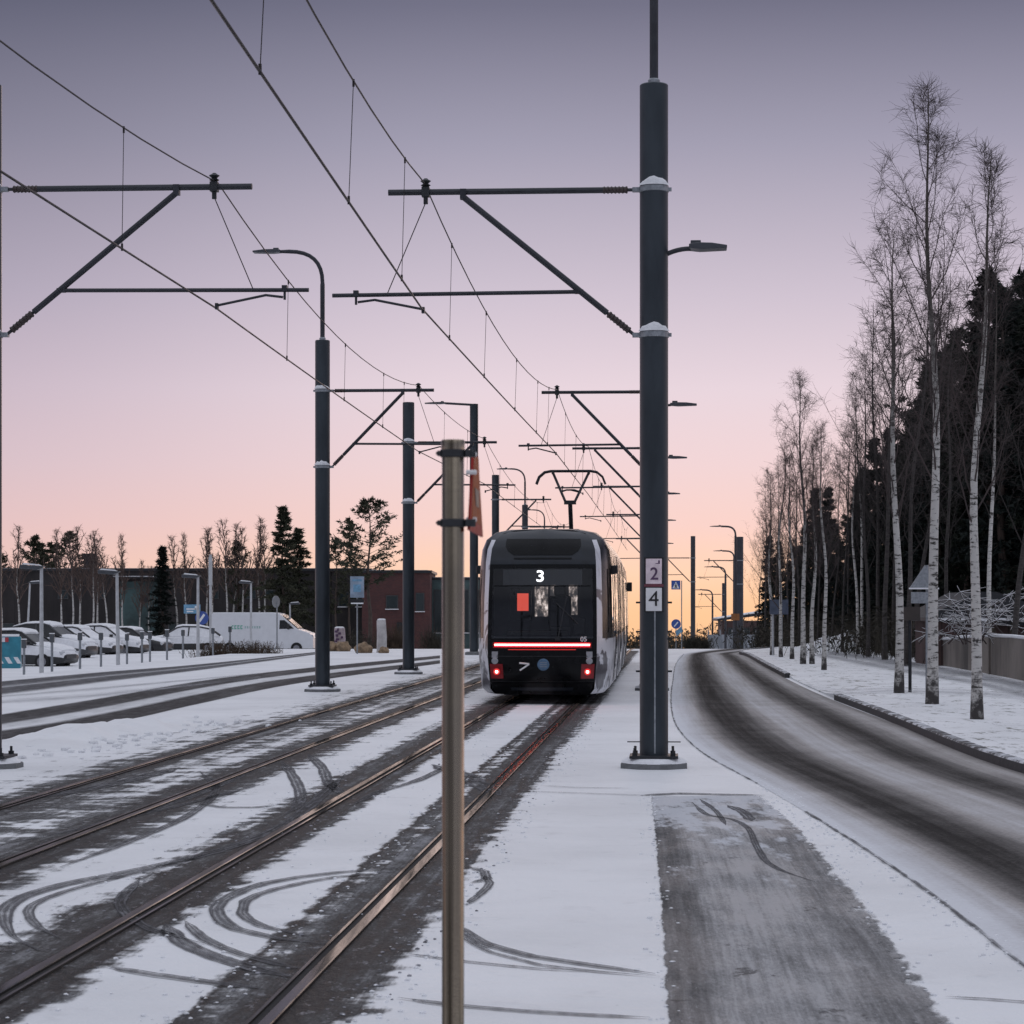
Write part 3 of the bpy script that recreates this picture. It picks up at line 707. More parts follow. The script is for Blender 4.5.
M['red_core']=emit('light_bar_core',(1,.20,.14),26.0); M['red_glow']=emit('light_bar_glow',(1,.015,.025),8.0); M['tail']=emit('tail_lamp',(1,.06,.06),.9); M['tail_hot']=emit('tail_lamp_core',(1,.6,.55),5.0)
M['digit']=emit('display_digit',(.93,.95,1),2.2); M['screen_red']=emit('cab_screen',(1,.13,.09),.75); b=N('saloon_light'); o_=b.obj(); nz=b.noise(b.vmul(o_,(1.6,1,1)),5.5,5,.75); e_=b.n('ShaderNodeEmission'); b.l(b.ramp(nz,[(0,(.01,.01,.012)),(.44,(.03,.028,.03)),(.53,(.16,.13,.12)),(.62,(.55,.46,.43)),(.75,(.9,.8,.75))]),e_.inputs[0]); e_.inputs[1].default_value=1.5; M['saloon']=b.done(e_.outputs[0])
M['interior']=simple('tram_interior',(.09,.095,.105),.7,0,.2,3)
M['display']=simple('display_panel',(.035,.038,.045),.35,0,.1,5); M['lens']=simple('clear_lens',(.35,.36,.38),.15,0,.1,8); M['redlens']=simple('red_lens',(.25,.01,.015),.2,0,.1,8)
M['emblem']=simple('emblem_blue',(.09,.17,.27),.35,.2,.2,20)
PROF=[(0,.20),(1.16,.20),(1.26,.30),(1.32,.9),(1.325,1.27),(1.315,2.0),(1.29,2.74),(1.26,3.00),(1.18,3.20),(1.0,3.35),(.72,3.41),(0,3.43)]
RK=[(.18,.13),(.5,.03),(.9,0),(1.25,.02),(2.0,.12),(2.75,.30),(3.02,.44),(3.2,.60),(3.33,.78),(3.43,.98)]
def interp(t,x):
    if x<=t[0][0]: return t[0][1]
    for (a,p),(c_,q) in zip(t,t[1:]):
        if x<=c_: return p+(q-p)*(x-a)/(c_-a)
    return t[-1][1]
HW=[(z,x) for x,z in PROF[1:]]
NS0=.795
def nose(y): return 1-(1-NS0)*(1-min(y/1.5,1))**2
def bend(y): return -.00025*y*y
def spt(x,z,y):
    u=x/max(.01,interp(HW,z)); k=(1-min(y/2.2,1))**2
    up=(1.0-.075*sm(.9,0,z/3.43)*0)
    return Vector((x*nose(y)+bend(y), y+(interp(RK,z)+.14*u*u*min(1,1))*k, z-.035*k*sm(3.0,3.43,z)))
def fpt(u,z,off=0.):      # a point of the rear face, u in -1..1
    p=spt(u*interp(HW,z),z,0); return p+Vector((0,-off,0))
ys_t=[0,.12,.3,.5,.75,1.0,1.5,2.2]+[2.2+.86*i for i in range(1,41)]
full=[(-x,z) for x,z in reversed(PROF[1:])]+PROF[1:]   # from left bottom?, ring open at the top/bottom centre
ring_prof=[(x,z) for x,z in PROF]+[(-x,z) for x,z in reversed(PROF[1:-1])]
nP=len(ring_prof)
def zone(i,k):
    z=(ring_prof[k][1]+ring_prof[(k+1)%nP][1])/2; y=(ys_t[i]+ys_t[min(i+1,len(ys_t)-1)])/2
    if z<.25: return 2
    if z>3.1: return 1
    if y<(.5 if z<1.27 else .3): return 0
    if z>1.27: return 2
    return 0
m=MB(); m.loft([[spt(x,z,y) for x,z in ring_prof] for y in ys_t],True,False,mif=zone)
o=len(m.v); m.face([len(m.v)-nP+k for k in range(nP)],2)
body=m.build('body',[M['wrap'],M['tram_roof'],M['tram_black']],tram,smooth=True)
def patch(u0,u1,z0,z1,off,nu=12,nz=8,thick=0.0):
    m=MB(); o=0
    for j in range(nz+1):
        for i in range(nu+1): m.v.append(tuple(fpt(u0+(u1-u0)*i/nu,z0+(z1-z0)*j/nz,off)))
    w=nu+1
    for j in range(nz):
        for i in range(nu): m.face((j*w+i,j*w+i+1,(j+1)*w+i+1,(j+1)*w+i))
    if thick:
        n0=len(m.v)
        for j in range(nz+1):
            for i in range(nu+1): m.v.append(tuple(Vector(m.v[j*w+i])+Vector((0,thick,0))))
        per=[i for i in range(w)]+[j*w+nu for j in range(1,nz+1)]+[nz*w+i for i in reversed(range(nu))]+[j*w for j in reversed(range(1,nz))]
        for a,c_ in zip(per,per[1:]+per[:1]): m.face((a,c_,n0+c_,n0+a))
    return m
patch(-1,1,.42,1.27,0,16,8).build('rear_panel',M['tram_black'],tram,smooth=True)
bp=patch(-.97,.97,.20,.42,.03,12,3,.10).build('bumper',M['tram_black'],tram,smooth=True)
patch(-.6,.6,.27,.33,.036,8,1,.005).build('tow_cover',M['tram_roof'],bp)
patch(-1,1,2.70,3.43,0,20,14).build('roof_hood',M['tram_roof'],tram,smooth=True)
patch(-.55,.55,2.80,2.83,.012,8,1,.02).build('hood_lip',M['tram_black'],tram,smooth=True)
m=MB()
for j,(z0,w0) in enumerate(((2.88,.56),(2.96,.68),(3.05,.74),(3.13,.76),(3.22,.78))):
    for i in range(13): m.v.append(tuple(fpt((i/6-1)*w0,z0,.010)))
for j in range(4):
    for i in range(12): m.face((j*13+i,j*13+i+1,(j+1)*13+i+1,(j+1)*13+i))
m.build('hood_recess',M['tram_black'],tram,smooth=True)
for a,b_ in ((-1,-.93),(.93,1)): patch(a,b_,1.27,2.70,0,2,8).build('window_pillar',M['tram_black'],tram,smooth=True)
patch(-.93,.93,2.62,2.70,0,8,1).build('window_header',M['tram_black'],tram)
ws=patch(-.93,.93,1.27,2.62,0,14,10).build('windscreen',M['windscreen'],tram,smooth=True)
# cab behind the glass
m=MB(); m.box((0,1.75,2.0),(2.1,.04,1.6)); m.box((0,.95,1.29),(2.0,1.5,.03)); m.box((0,1.2,2.72),(2.0,1.2,.03)); cab=m.build('cab_bulkhead',M['interior'],tram)
m=MB(); m.box((-.10,1.715,2.0),(.26,.01,.62)); m.box((.16,1.715,2.07),(.16,.01,.5)); m.box((.53,1.715,2.02),(.17,.01,.6)); m.build('lit_doorway',M['saloon'],cab)
m=MB(); m.box((-.42,.62,1.95),(.30,.03,.40)); m.box((-.45,.66,1.92),(.42,.03,.62)); sc_=m.build('cab_screen_mount',M['tram_black'],cab)
m=MB(); m.box((-.40,.60,1.97),(.22,.008,.34)); m.build('cab_screen',M['screen_red'],sc_)
m=MB(); m.box((.30,1.1,1.72),(.44,.14,.75)); m.box((.30,1.1,2.2),(.24,.10,.22)); m.box((.34,.8,1.4),(.45,.45,.2)); m.build('driver_seat',M['tram_black'],cab,bevel=.04)
m=MB(); m.box((.70,.5,1.50),(.25,.3,.35)); m.box((-.1,.45,1.36),(1.2,.3,.12)); m.build('cab_console',M['tram_black'],cab,bevel=.03)
dp=patch(-.74,.74,2.30,2.60,-.03,8,3).build('destination_display',M['display'],tram)
tp=fpt(-.04,2.45,-.02); text('line_number','3',.31,M['digit'],dp,(tp.x,tp.y-.02,2.46),(PI/2-.22,0,0),sx=1.15)
patch(-.90,.90,2.27,2.295,.004,8,1,.01).build('window_seam',M['tram_black'],tram)
patch(-.90,.90,1.085,1.20,.008,12,2,.01).build('light_bar_housing',M['redlens'],tram,smooth=True)
lb=patch(-.87,.87,1.115,1.180,.012,12,2,.01).build('light_bar',M['red_glow'],tram); patch(-.87,.87,1.137,1.162,.016,12,1,.01).build('light_bar_core',M['red_core'],lb)
patch(-.62,.62,1.052,1.062,.008,12,1,.004).build('reflected_strip',M['tail'],lb)  # thin glowing strip stands in for the light bar's reflection on the panel
for s in (-1,1):
    c_=fpt(s*.85,.63,.0); m=patch(s*.85-.12,s*.85+.12,.50,.78,.008,4,3,.01); tl=m.build('tail_light',M['redlens'],tram)
    Mx=Matrix.Translation(c_+Vector((0,-.02,.0)))@Matrix.Rotation(PI/2,4,'X')
    m=MB(); m.lathe([(.062,-.01),(.062,.012),(.05,.016)],20,Mx); m.build('lamp_ring',M['tail'],tl); m=MB(); m.lathe([(.03,0),(.03,.02)],14,Mx); m.build('lamp_core',M['tail_hot'],tl)
    c2=fpt(s*.87,.84,.0); Mx=Matrix.Translation(c2+Vector((0,-.012,0)))@Matrix.Rotation(PI/2,4,'X')
    m=MB(); m.lathe([(.065,-.01),(.065,.01),(.04,.018)],18,Mx); m.box(c2+Vector((0,-.004,.12)),(.12,.02,.12)); m.build('reversing_lamp',M['lens'],tram)
c_=fpt(-.0,.77,0); m=MB(); Mx=Matrix.Translation(c_+Vector((.03,-.012,0)))@Matrix.Rotation(PI/2,4,'X'); m.lathe([(.115,-.01),(.115,.008),(.10,.014)],24,Mx); em=m.build('round_emblem',M['emblem'],tram)
m=MB()
for dz in (-.04,0.,.04): m.box(c_+Vector((.03,-.0275,dz)),(.13,.004,.010))
m.build('emblem_lines',M['lens'],em)
c_=fpt(-.33,.75,0); m=MB(); m.tube([c_+Vector((-.09,-.012,.05)),c_+Vector((.10,-.012,.03))],.018,5); m.tube([c_+Vector((.10,-.012,.03)),c_+Vector((-.08,-.012,-.09))],.018,5); m.build('arrow_mark',M['plate'],tram)
c_=fpt(.76,1.25,0); text('fleet_number','05',.13,M['plate'],tram,(c_.x,c_.y-.012,1.255),(PI/2,0,0))
wp=[fpt(.30+.02*i,1.30+.10*i,.022) for i in range(9)]; m=MB(); m.tube(wp,.014,6); m.tube([fpt(.26,1.95,.03),fpt(.66,1.55,.03)],.010,5); m.box(fpt(.29,1.27,.02),(.10,.04,.08)); m.build('wiper',M['black'],tram)
for zz in (.93,.44): patch(-.99,.99,zz-.006,zz+.006,.003,14,1,.004).build('panel_seam',M['black'],tram)
m=patch(-.86,.86,3.30,3.40,.014,10,2,.02); m.build('snow_dust',M['snowcap'],tram,smooth=True) if 0 else None
# sides: windows, doors, joints
def side_panel(name,y0,y1,z0,z1,s,mat,parent,off=.005,nz=6):
    m=MB(); ny=max(1,int((y1-y0)/.5))
    for j in range(nz+1):
        for i in range(ny+1):
            z=z0+(z1-z0)*j/nz; y=y0+(y1-y0)*i/ny; p=spt(s*interp(HW,z),z,y); m.v.append((p.x+s*off,p.y,p.z))
    w=ny+1
    for j in range(nz):
        for i in range(ny): m.face((j*w+i,j*w+i+1,(j+1)*w+i+1,(j+1)*w+i))
    n0=len(m.v); 
    for i in range(n0): v=m.v[i]; m.v.append((v[0]-s*off*.9,v[1],v[2]))
    per=[i for i in range(w)]+[j*w+ny for j in range(1,nz+1)]+[nz*w+i for i in reversed(range(ny))]+[j*w for j in reversed(range(1,nz))]
    for a,c_ in zip(per,per[1:]+per[:1]): m.face((a,c_,n0+c_,n0+a))
    return m.build(name,mat,parent)
M['joint']=simple('bellows',(.02,.02,.022),.8,0,.2,9,.01)
for s in (-1,1):
    side_panel('cab_side_window',.72,1.9,1.38,2.62,s,M['tram_glass'],tram)
    secs=[2.3,7.3,7.9,14.5,15.1,21.7,22.3,28.9,29.5,35.5]
    for a,c_ in zip(secs[::2],secs[1::2]):
        k=3 if c_-a<6 else 4; w=(c_-a)/k
        for i in range(k):
            if i==1:
                dr=side_panel('door',a+i*w+.04,a+(i+1)*w-.04,.34,2.72,s,M['tram_black'],tram,.008)
                for q in (0,1): side_panel('door_glass',a+i*w+.12+q*(w/2-.04),a+i*w+w/2-.08+q*(w/2-.04),.55,2.6,s,M['tram_glass'],dr,.014)
            else: side_panel('window',a+i*w+.1,a+(i+1)*w-.1,1.36,2.66,s,M['tram_glass'],tram)
    for y in secs[1:-1:2]: side_panel('bellows_joint',y+.04,y+.56,.3,3.0,s,M['joint'],tram,.010)
    m=MB(); p=spt(s*1.28,2.62,1.9); m.box((p.x+s*.07,p.y,2.62),(.13,.12,.17)); m.box((p.x+s*.02,p.y,2.55),(.08,.05,.05)); m.build('rear_view_camera',M['black'],tram,bevel=.02)
    m=MB(); p=spt(s*1.28,2.6,33); m.box((p.x+s*.1,33,2.55),(.16,.14,.3)); m.build('mirror',M['black'],tram,bevel=.02)
for yc in (4.5,11.2,18.4,25.4,32.5):
    m=MB(); m.box((bend(yc),yc,.22),(1.9,2.4,.3)); bg=m.build('bogie',M['black'],tram)
    m=MB()
    for dy in (-.9,.9):
        for s in (-1,1): m.lathe([(.30,-.05),(.30,.05)],18,Matrix.Translation((bend(yc)+s*.72,yc+dy,.325))@Matrix.Rotation(PI/2,4,'Y'))
    m.build('wheels',M['galv'],bg)
for (a,c_) in ((4.2,8.5),(17,21),(23,28),(30,33)):
    m=MB(); m.box((bend((a+c_)/2),(a+c_)/2,3.46),(1.2,c_-a,.10)); m.build('roof_unit',M['tram_roof'],tram,bevel=.05)
# pantograph
py_=14.5; bx=bend(py_)
m=MB(); m.box((bx,py_,3.52),(1.2,1.4,.10)); m.box((bx,py_,3.44),(.9,.9,.12)); pan=m.build('pantograph',M['dark'],tram)
m=MB(); m.tube([(bx,py_+.6,3.55),(bx,py_-.35,4.50)],.055,8); m.box((bx,py_-.35,4.5),(.30,.10,.10)); m.build('lower_arm',M['dark'],pan)
m=MB()
for s in (-1,1): m.tube([(bx+s*.12,py_-.35,4.52),(bx+s*.44,py_+.1,5.24)],.034,7)
m.tube([(bx-.22,py_-.2,4.78),(bx-.1,py_-.2,4.82),(bx+.1,py_-.2,4.82),(bx+.22,py_-.2,4.78)],.022,6); m.build('upper_arm',M['dark'],pan)
m=MB()
for dy in (-.14,.14):
    m.tube([(bx-.87,py_+.1+dy,4.98),(bx-.80,py_+.1+dy,5.16),(bx-.66,py_+.1+dy,5.28),(bx-.5,py_+.1+dy,5.31),(bx+.5,py_+.1+dy,5.31),(bx+.66,py_+.1+dy,5.28),(bx+.80,py_+.1+dy,5.16),(bx+.87,py_+.1+dy,4.98)],.028,7)
for s in (-1,1): m.box((bx+s*.45,py_+.1,5.27),(.06,.34,.07))
m.build('collector_head',M['dark'],pan)

# ------------------------------------------------------------------ vehicles on the left
def paint(name,c): return simple(name,c,.35,.1,.03,3,coat=.3)
P={'silver':paint('paint_silver_shaded',(.05,.052,.056)),'dark':paint('paint_dark',(.014,.015,.017)),'white':paint('paint_white',(.70,.71,.73)),'offwhite':paint('paint_offwhite',(.22,.22,.235)),'grey':paint('paint_grey',(.14,.16,.18)),'blue':paint('paint_blue',(.16,.21,.26)),'black':paint('paint_black',(.015,.015,.017))}  # silver is kept near black: lower-body shadow is put into the paint
M['car_glass']=simple('car_glass',(.012,.014,.017),.1,0,.1,3); M['tyre_rubber']=simple('tyre_rubber',(.015,.015,.016),.85,0,.2,9); M['rim']=simple('rim',(.25,.25,.27),.35,.7,.1,9); M['headlight']=simple('headlight',(.55,.57,.6),.12,0,.1,9)
def car(px_front,base_y,scale,label,col,hk=1.0,snow=1.0,flip=False,rz=-.32,glass_snow=False):
    """front bumper (right end) at px_front, wheels at image row base_y, scale px per metre"""
    Y=F/scale; z=EYE-(base_y-HY)/scale; L=4.4; X=PX(px_front,Y)-(L/2*math.cos(rz)+.3)
    root=thing('parked_car',label,'car',(X,Y,z),rz+(PI if flip else 0),'snow covered parked cars')
    st=[(-2.2,.35,.80,.68),(-2.12,.25,.93,.80),(-1.5,.2,.96,.88),(0,.2,.93,.90),(.85,.2,.93,.90),(1.5,.2,.86,.87),(1.95,.22,.76,.80),(2.14,.28,.66,.70),(2.2,.35,.55,.62)]
    rings=[]
    for (x,z0,z1,w) in st:
        z1*=hk; zm=(z0+z1)/2
        rings.append([(x,-w*.9,z0),(x,-w,zm),(x,-w*.96,z1-.06),(x,-w*.85,z1),(x,0,z1+.03),(x,w*.85,z1),(x,w*.96,z1-.06),(x,w,zm),(x,w*.9,z0)])
    m=MB(); m.loft(rings,mif=(lambda i,k: 1 if (1<=k<=6 and snow>1) else 0)); m.build('body',[P[col],M['snowcap']],root,smooth=True)
    cs=[(-2.05,.95,.97,.78,.76),(-1.55,.95,1.32,.80,.62),(-.9,.95,1.44,.80,.60),(0,.95,1.46,.80,.60),(.3,.95,1.40,.80,.60),(1.05,.93,.95,.80,.74)]
    rings=[]
    for (x,z0,z1,w0,w1) in cs: rings.append([(x,-w0,z0*hk-.02),(x,-w1,z1*hk),(x,0,z1*hk+.02),(x,w1,z1*hk),(x,w0,z0*hk-.02)])
    m=MB(); m.loft(rings); m.build('windows',M['snowcap'] if glass_snow else M['car_glass'],root)
    m=MB()
    for s in (-1,1):
        for (xa,xb) in (((-1.55,1.32,.62),(-2.05,.97,.76)),((.3,1.40,.60),(1.05,.95,.74))):
            m.tube([(xa[0],s*xa[2],xa[1]*hk),(xb[0],s*xb[2],xb[1]*hk)],.045,6)
        m.tube([(-.35,s*.605,1.44*hk),(-.30,s*.79,.95*hk)],.04,6)
        m.tube([(x,s*(w1+.01),z1*hk) for (x,z0,z1,w0,w1) in cs[1:5]],.04,6)
    m.build('roof_pillars',P[col],root)
    m=MB(); R=[]
    for (x,z1,w) in ((-1.75,1.22,.60),(-1.55,1.36,.64),(-.9,1.50,.63),(0,1.52,.63),(.3,1.47,.62),(.42,1.36,.6)):
        R.append([(x,-w,z1*hk-.05),(x,-w*.92,z1*hk+.02*snow),(x,0,z1*hk+.05*snow),(x,w*.92,z1*hk+.02*snow),(x,w,z1*hk-.05)])
    m.loft(R); m.build('snow_on_roof',M['snowcap'],root,smooth=True)
    m=MB(); R=[]
    for (x,z1,w) in ((.62,1.16,.58),(.85,1.02,.72),(1.05,.97,.80),(1.5,.91,.76),(1.9,.82,.70),(2.1,.72,.60)):
        R.append([(x,-w,z1*hk-.05),(x,-w*.9,z1*hk+.025),(x,0,z1*hk+.05),(x,w*.9,z1*hk+.025),(x,w,z1*hk-.05)])
    m.loft(R); m.build('snow_on_bonnet',M['snowcap'],root,smooth=True)
    for xw in (-1.35,1.38):
        for s in (-1,1):
            Mx=Matrix.Translation((xw,s*.80,.32))@Matrix.Rotation(PI/2,4,'X')
            m=MB(); m.lathe([(.27,-.11),(.32,-.09),(.32,.09),(.27,.11)],18,Mx); w=m.build('wheel',M['tyre_rubber'],root); m=MB(); m.lathe([(.20,-.118),(.20,.118)],12,Mx); m.build('rim',M['rim'],w)
    for s in (-1,1):
        m=MB(); m.box((2.06,s*.56,.62*hk),(.2,.3,.14)); m.build('headlight',M['headlight'],root,bevel=.03)
        m=MB(); m.box((.78,s*.97,1.0*hk),(.12,.2,.14)); m.build('wing_mirror',P['black'],root,bevel=.02)
    m=MB(); m.box((2.19,0,.5*hk),(.04,.8,.16)); m.build('grille',P['black'],root)
    return root
car(82,669,25,'dark car with snowy roof behind the blue barrier, nearest of the parked row','dark',1.05,1.3)
car(24,652,19,'snow topped car whose roof shows above the one behind the barrier','grey',1.05,1.3)
car(101,660,21.5,'tall silver car with snowy windscreen, second in the parked row','silver',1.16,1.3)
car(126,657,20,'white snow covered car third in the parked row, beside the tall silver one','black',1.03,1.4,glass_snow=True)
car(153,656.5,19.5,'white hatchback with snowy bonnet nosing out between two grey posts','black',1.08,1.4,glass_snow=True)
car(176,655,18.5,'black car with thin snow line along its roof, before the blue direction sign','black',1.0)
car(228,654,18,'car wholly buried in snow beneath the blue direction sign','dark',1.05,1.3,glass_snow=True,flip=True,rz=.1)
car(306,655,15.5,'bluish grey car parked in front of the white van','blue',1.0,rz=-.15)
# van
def van():
    Y=150.0; s=F/Y; X=PX(265,Y); z=-1.0
    root=thing('white_van','white panel van with green lettering parked behind the shrubs','van',(X,Y,z),-.08)
    k=1.08
    pr=[(-2.95,.35),(-2.95,2.45),(-2.85,2.58),(.6,2.58),(1.0,2.5),(2.05,1.55),(2.75,1.30),(2.95,1.0),(2.98,.35)]
    rings=[]
    for y,q in ((-1.0,.94),(-.96,1.0),(.96,1.0),(1.0,.94)):
        rings.append([(x*k*(q*.02+.98),y,(zz-.35)*(q*.3+.7)+.35) for x,zz in pr])
    m=MB(); m.loft(rings); m.build('body',P['white'],root)
    m=MB(); m.prism([(1.0*k,1.55),(1.03*k,2.1),(1.30*k,2.1),(1.85*k,1.58)],'y',-1.012,-.99); m.build('side_window',M['car_glass'],root)
    m=MB(); m.add([(1.13*k+.04,-.85,2.44),(2.03*k+.04,-.85,1.62),(2.03*k+.04,.85,1.62),(1.13*k+.04,.85,2.44)],[(0,1,2,3)]); m.build('windscreen',M['car_glass'],root)
    for xw in (-1.9,2.0):
        for sd in (-1,1):
            Mx=Matrix.Translation((xw*k,sd*.92,.36))@Matrix.Rotation(PI/2,4,'X'); m=MB(); m.lathe([(.30,-.12),(.36,-.1),(.36,.1),(.30,.12)],18,Mx); w=m.build('wheel',M['tyre_rubber'],root); m=MB(); m.lathe([(.2,-.13),(.2,.13)],12,Mx); m.build('rim',M['rim'],w)
    M['green']=simple('green_letter',(.10,.42,.30),.5,0,.15,9); M['grey_letter']=simple('grey_letter',(.35,.5,.47),.5,0,.1,9)
    m=MB()
    for i in range(4):
        x=-1.9+i*.19; m.box((x,-1.012,1.66),(.05,.012,.24)); m.box((x+.06,-1.012,1.75),(.09,.012,.05)); m.box((x+.06,-1.012,1.57),(.09,.012,.05))
    m.build('green_lettering',M['green'],root)
    m=MB()
    for i in range(7): m.box((-1.05+i*.15,-1.012,1.66),(.08,.012,.14))
    m.build('grey_lettering',M['grey_letter'],root)
    m=MB(); m.box((2.95,0,.62),(.12,1.8,.3)); m.build('bumper',P['black'],root,bevel=.04)
    for sd in (-1,1): m=MB(); m.box((2.82*k,sd*.8,1.08),(.3,.25,.25)); m.build('headlight',M['headlight'],root,bevel=.05)
    m=MB(); m.box((1.55*k,-1.14,1.7),(.12,.2,.35)); m.build('wing_mirror',P['black'],root,bevel=.03)
van()
# blue barrier
M['teal']=simple('barrier_blue',(.035,.23,.31),.45,0,.15,5); M['barrier_white']=simple('barrier_white',(.7,.72,.75),.5,0,.1,9); M['barrier_red']=simple('barrier_red',(.45,.05,.06),.5,0,.1,9)
Yb=74.; br=thing('road_barrier','blue plastic road barrier with white slanted foot stripes at the left edge','barrier',(PX(2,Yb),Yb,0.0),.12)
m=MB(); m.prism([(-.30,0),(.30,0),(.30,.16),(.16,.34),(.13,.98),(-.13,.98),(-.16,.34),(-.30,.16)],'x',-1.25,.58); m.build('body',M['teal'],br,bevel=.03)
m=MB(); m.prism([(-.12,.98),(.12,.98),(.09,1.05),(-.09,1.05)],'x',-1.2,.52); m.build('snow_cap',M['snowcap'],br)
m=MB()
for i in range(6):
    x=-.86+i*.27; m.add([(x,-.315,.15),(x+.13,-.315,.15),(x+.0,-.178,.345),(x-.13,-.178,.345)],[(0,1,2,3)])
m.build('foot_stripes',M['barrier_white'],br,fix=False)
m=MB(); m.box((-.05,-.15,.88),(.10,.05,.14)); m.box((.16,-.15,.88),(.10,.05,.14)); mm=m.build('red_patches',M['barrier_red'],br); m=MB(); m.box((.055,-.15,.88),(.10,.048,.14)); m.build('white_patch',M['barrier_white'],br)
# heater posts
first=None
M['post_box']=simple('plug_box',(.10,.11,.12),.5,.1,.2,9)
def dark_post(px,by,h,light):
    global first
    g_=G(px,by); z=terrain(g_.x,g_.y)
    if first is None:
        r=thing('plug_post','slim grey car heater post along the snowy car park edge','post',(0,0,0),0,'car heater posts along the car park')
        m=MB(); m.tube([(0,0,-.4),(0,0,.9)],.04,8); m.build('shaft',M['galv'],r); m=MB(); m.box((0,0,1.02),(.14,.12,.24)); bx_=m.build('socket_box',M['post_box'],r,bevel=.02); m=MB(); m.box((0,0,1.175),(.15,.12,.03)); m.build('snow_cap',M['snowcap'],bx_)
        first=r
    else: r=copy_tree(first)
    r.location=(g_.x,g_.y,z); s=h; r.scale=(s,s,s)
for px,by in ((24,670),(52,670),(80,668),(101,665),(127,661),(142,660),(150,659),(167,658),(183,656.5),(213,654),(230,653)): dark_post(px,by,.98,0)
# car park lamps: thin white posts, flat heads
def park_lamp(px,by,ty,label,d=-1,lean=0,Y=None,hw=.62):
    Y=Y or F*EYE/(by-HY); X=PX(px,Y); z0=terrain(X,Y)-.3; z1=PZ(ty,Y)
    r=thing('car_park_lamp',label,'lamp post',(X,Y,z0),0,'pale lamp posts of the car park')
    H=z1-z0; m=MB(); m.tube([(lean*H,0,0),(0,0,H)],[.07,.05],8); m.build('shaft',M['white_post'],r)
    m=MB(); m.prism([(d*.1,H-.05),(-d*.12,H+.05),(d*hw,H+.10),(d*hw,H-.02)],'y',-.14,.14); m.build('lamp_head',M['lamp_head'],r,bevel=.02)
    m=MB(); m.prism([(d*.0,H+.065),(d*hw*.9,H+.105),(d*hw*.8,H+.15),(d*.1,H+.11)],'y',-.13,.13); m.build('snow_cap',M['snowcap'],r)
park_lamp(41.5,671,568,'pale lamp post nearest the blue barrier, tallest at left',-1)
park_lamp(117,664,573,'pale lamp post in front of the third white car',-1,lean=.012)
park_lamp(198,656,577,'pale lamp post carrying the blue direction sign',-1)
park_lamp(30,655,583,'short leaning lamp post behind the snow topped cars',1,Y=140,lean=-.05)
park_lamp(251,656,583,'pale lamp post standing in front of the van body',-1,Y=125)
park_lamp(290,650,604,'white lamp arm between van nose and dark pole',1,Y=150)
Yl=95.; X=PX(474,Yl); r=thing('tall_lamp_post','tall plain lamp post with flat arm to the left, behind the steel sign post','lamp post',(X,Yl,0)); H=PZ(404,Yl)
m=MB(); m.lathe([(.26,0),(.26,.12),(.17,.14),(.165,H)],14); m.build('shaft',M['pole'],r,smooth=True); m=MB(); m.tube([(-.1,0,H-.03),(-1.15,0,H+.03)],.045,8); m.build('lamp_arm',M['tube'],r); luminaire(r,(-1.1,0,H+.03),-1,.85); m=MB(); m.lathe([(.36,-.02),(.36,.10),(.28,.13)],8); m.build('foundation',M['concrete'],r)
# signs on the left
M['sign_blue']=simple('sign_blue',(.16,.34,.50),.4,0,.2,9); M['sign_deep']=simple('sign_deep_blue',(.05,.10,.35),.4,0,.1,9)
Yq=96.; r=thing('direction_sign','light blue direction board on the pale lamp post beside the buried car','sign',(PX(198,Yq),Yq-.12,0))
m=MB(); m.box((-.22,0,PZ(609,Yq)),(.66,.03,.36)); bo=m.build('board',M['sign_blue'],r); m=MB(); m.box((-.25,-.017,PZ(609,Yq)),(.4,.006,.05)); m.box((-.3,-.017,PZ(611.5,Yq)),(.26,.006,.05)); m.box((-.05,-.017,PZ(608,Yq)),(.12,.006,.16)); m.build('white_lettering',M['plate'],bo); 
m=MB(); m.lathe([(.27,-.015),(.27,.015)],20,Matrix.Translation((.17,.0,PZ(618,Yq)))@Matrix.Rotation(PI/2,4,'X')); rs=m.build('round_sign',M['sign_deep'],r); m=MB(); m.box((.17,-.02,PZ(618,Yq)),(.09,.01,.36),Matrix.Rotation(.6,3,'Y')); m.build('white_bar',M['plate'],rs)
Yi=105.; r=thing('info_sign','pale blue information board on a thin post in front of the brick building','sign',(PX(369,Yi),Yi-8,0))
zi=PZ(587,Yi-8); m=MB(); m.tube([(0,0,0),(0,0,zi)],.03,8); m.build('shaft',M['galv'],r); m=MB(); m.box((0,-.05,zi),(.56,.04,.86)); bo=m.build('board',simple('board_blue',(.26,.33,.42),.4,0,.25,3),r); m=MB(); m.box((0,-.05,zi-.56),(.56,.05,.14)); m.build('dark_panel',M['black'],r); m=MB(); m.box((0,-.05,zi-.66),(.5,.09,.05)); m.build('snow_line',M['snowcap'],r)
m=MB(); m.box((0,-.073,zi-.05),(.3,.006,.3)); m.box((0,-.073,zi+.27),(.38,.006,.08)); m.build('pale_print',M['sign_blue'],bo)
r=thing('round_back_sign','grey oval sign on a post in front of the van cab','sign',(PX(277,112),112,0)); m=MB(); m.tube([(0,0,-.4),(0,0,2.2)],.035,8); m.build('shaft',M['galv'],r); m=MB(); m.lathe([(.28,-.015),(.28,.015)],20,Matrix.Translation((-.04,-.05,2.15))@Matrix.Rotation(1.0,4,'Z')@Matrix.Rotation(PI/2,4,'X')); m.build('disc',M['galv'],r)
r=thing('pale_post','thin white post with pale panel between two lamp posts behind the buried car','post',(PX(210.5,130),130,terrain(PX(210,130),130))); m=MB(); m.tube([(0,0,-.2),(0,0,5.2)],.07,8); m.build('shaft',M['white_post'],r); m=MB(); m.box((0,-.03,4.3),(.2,.12,1.5)); m.build('panel',M['white_post'],r,bevel=.02)
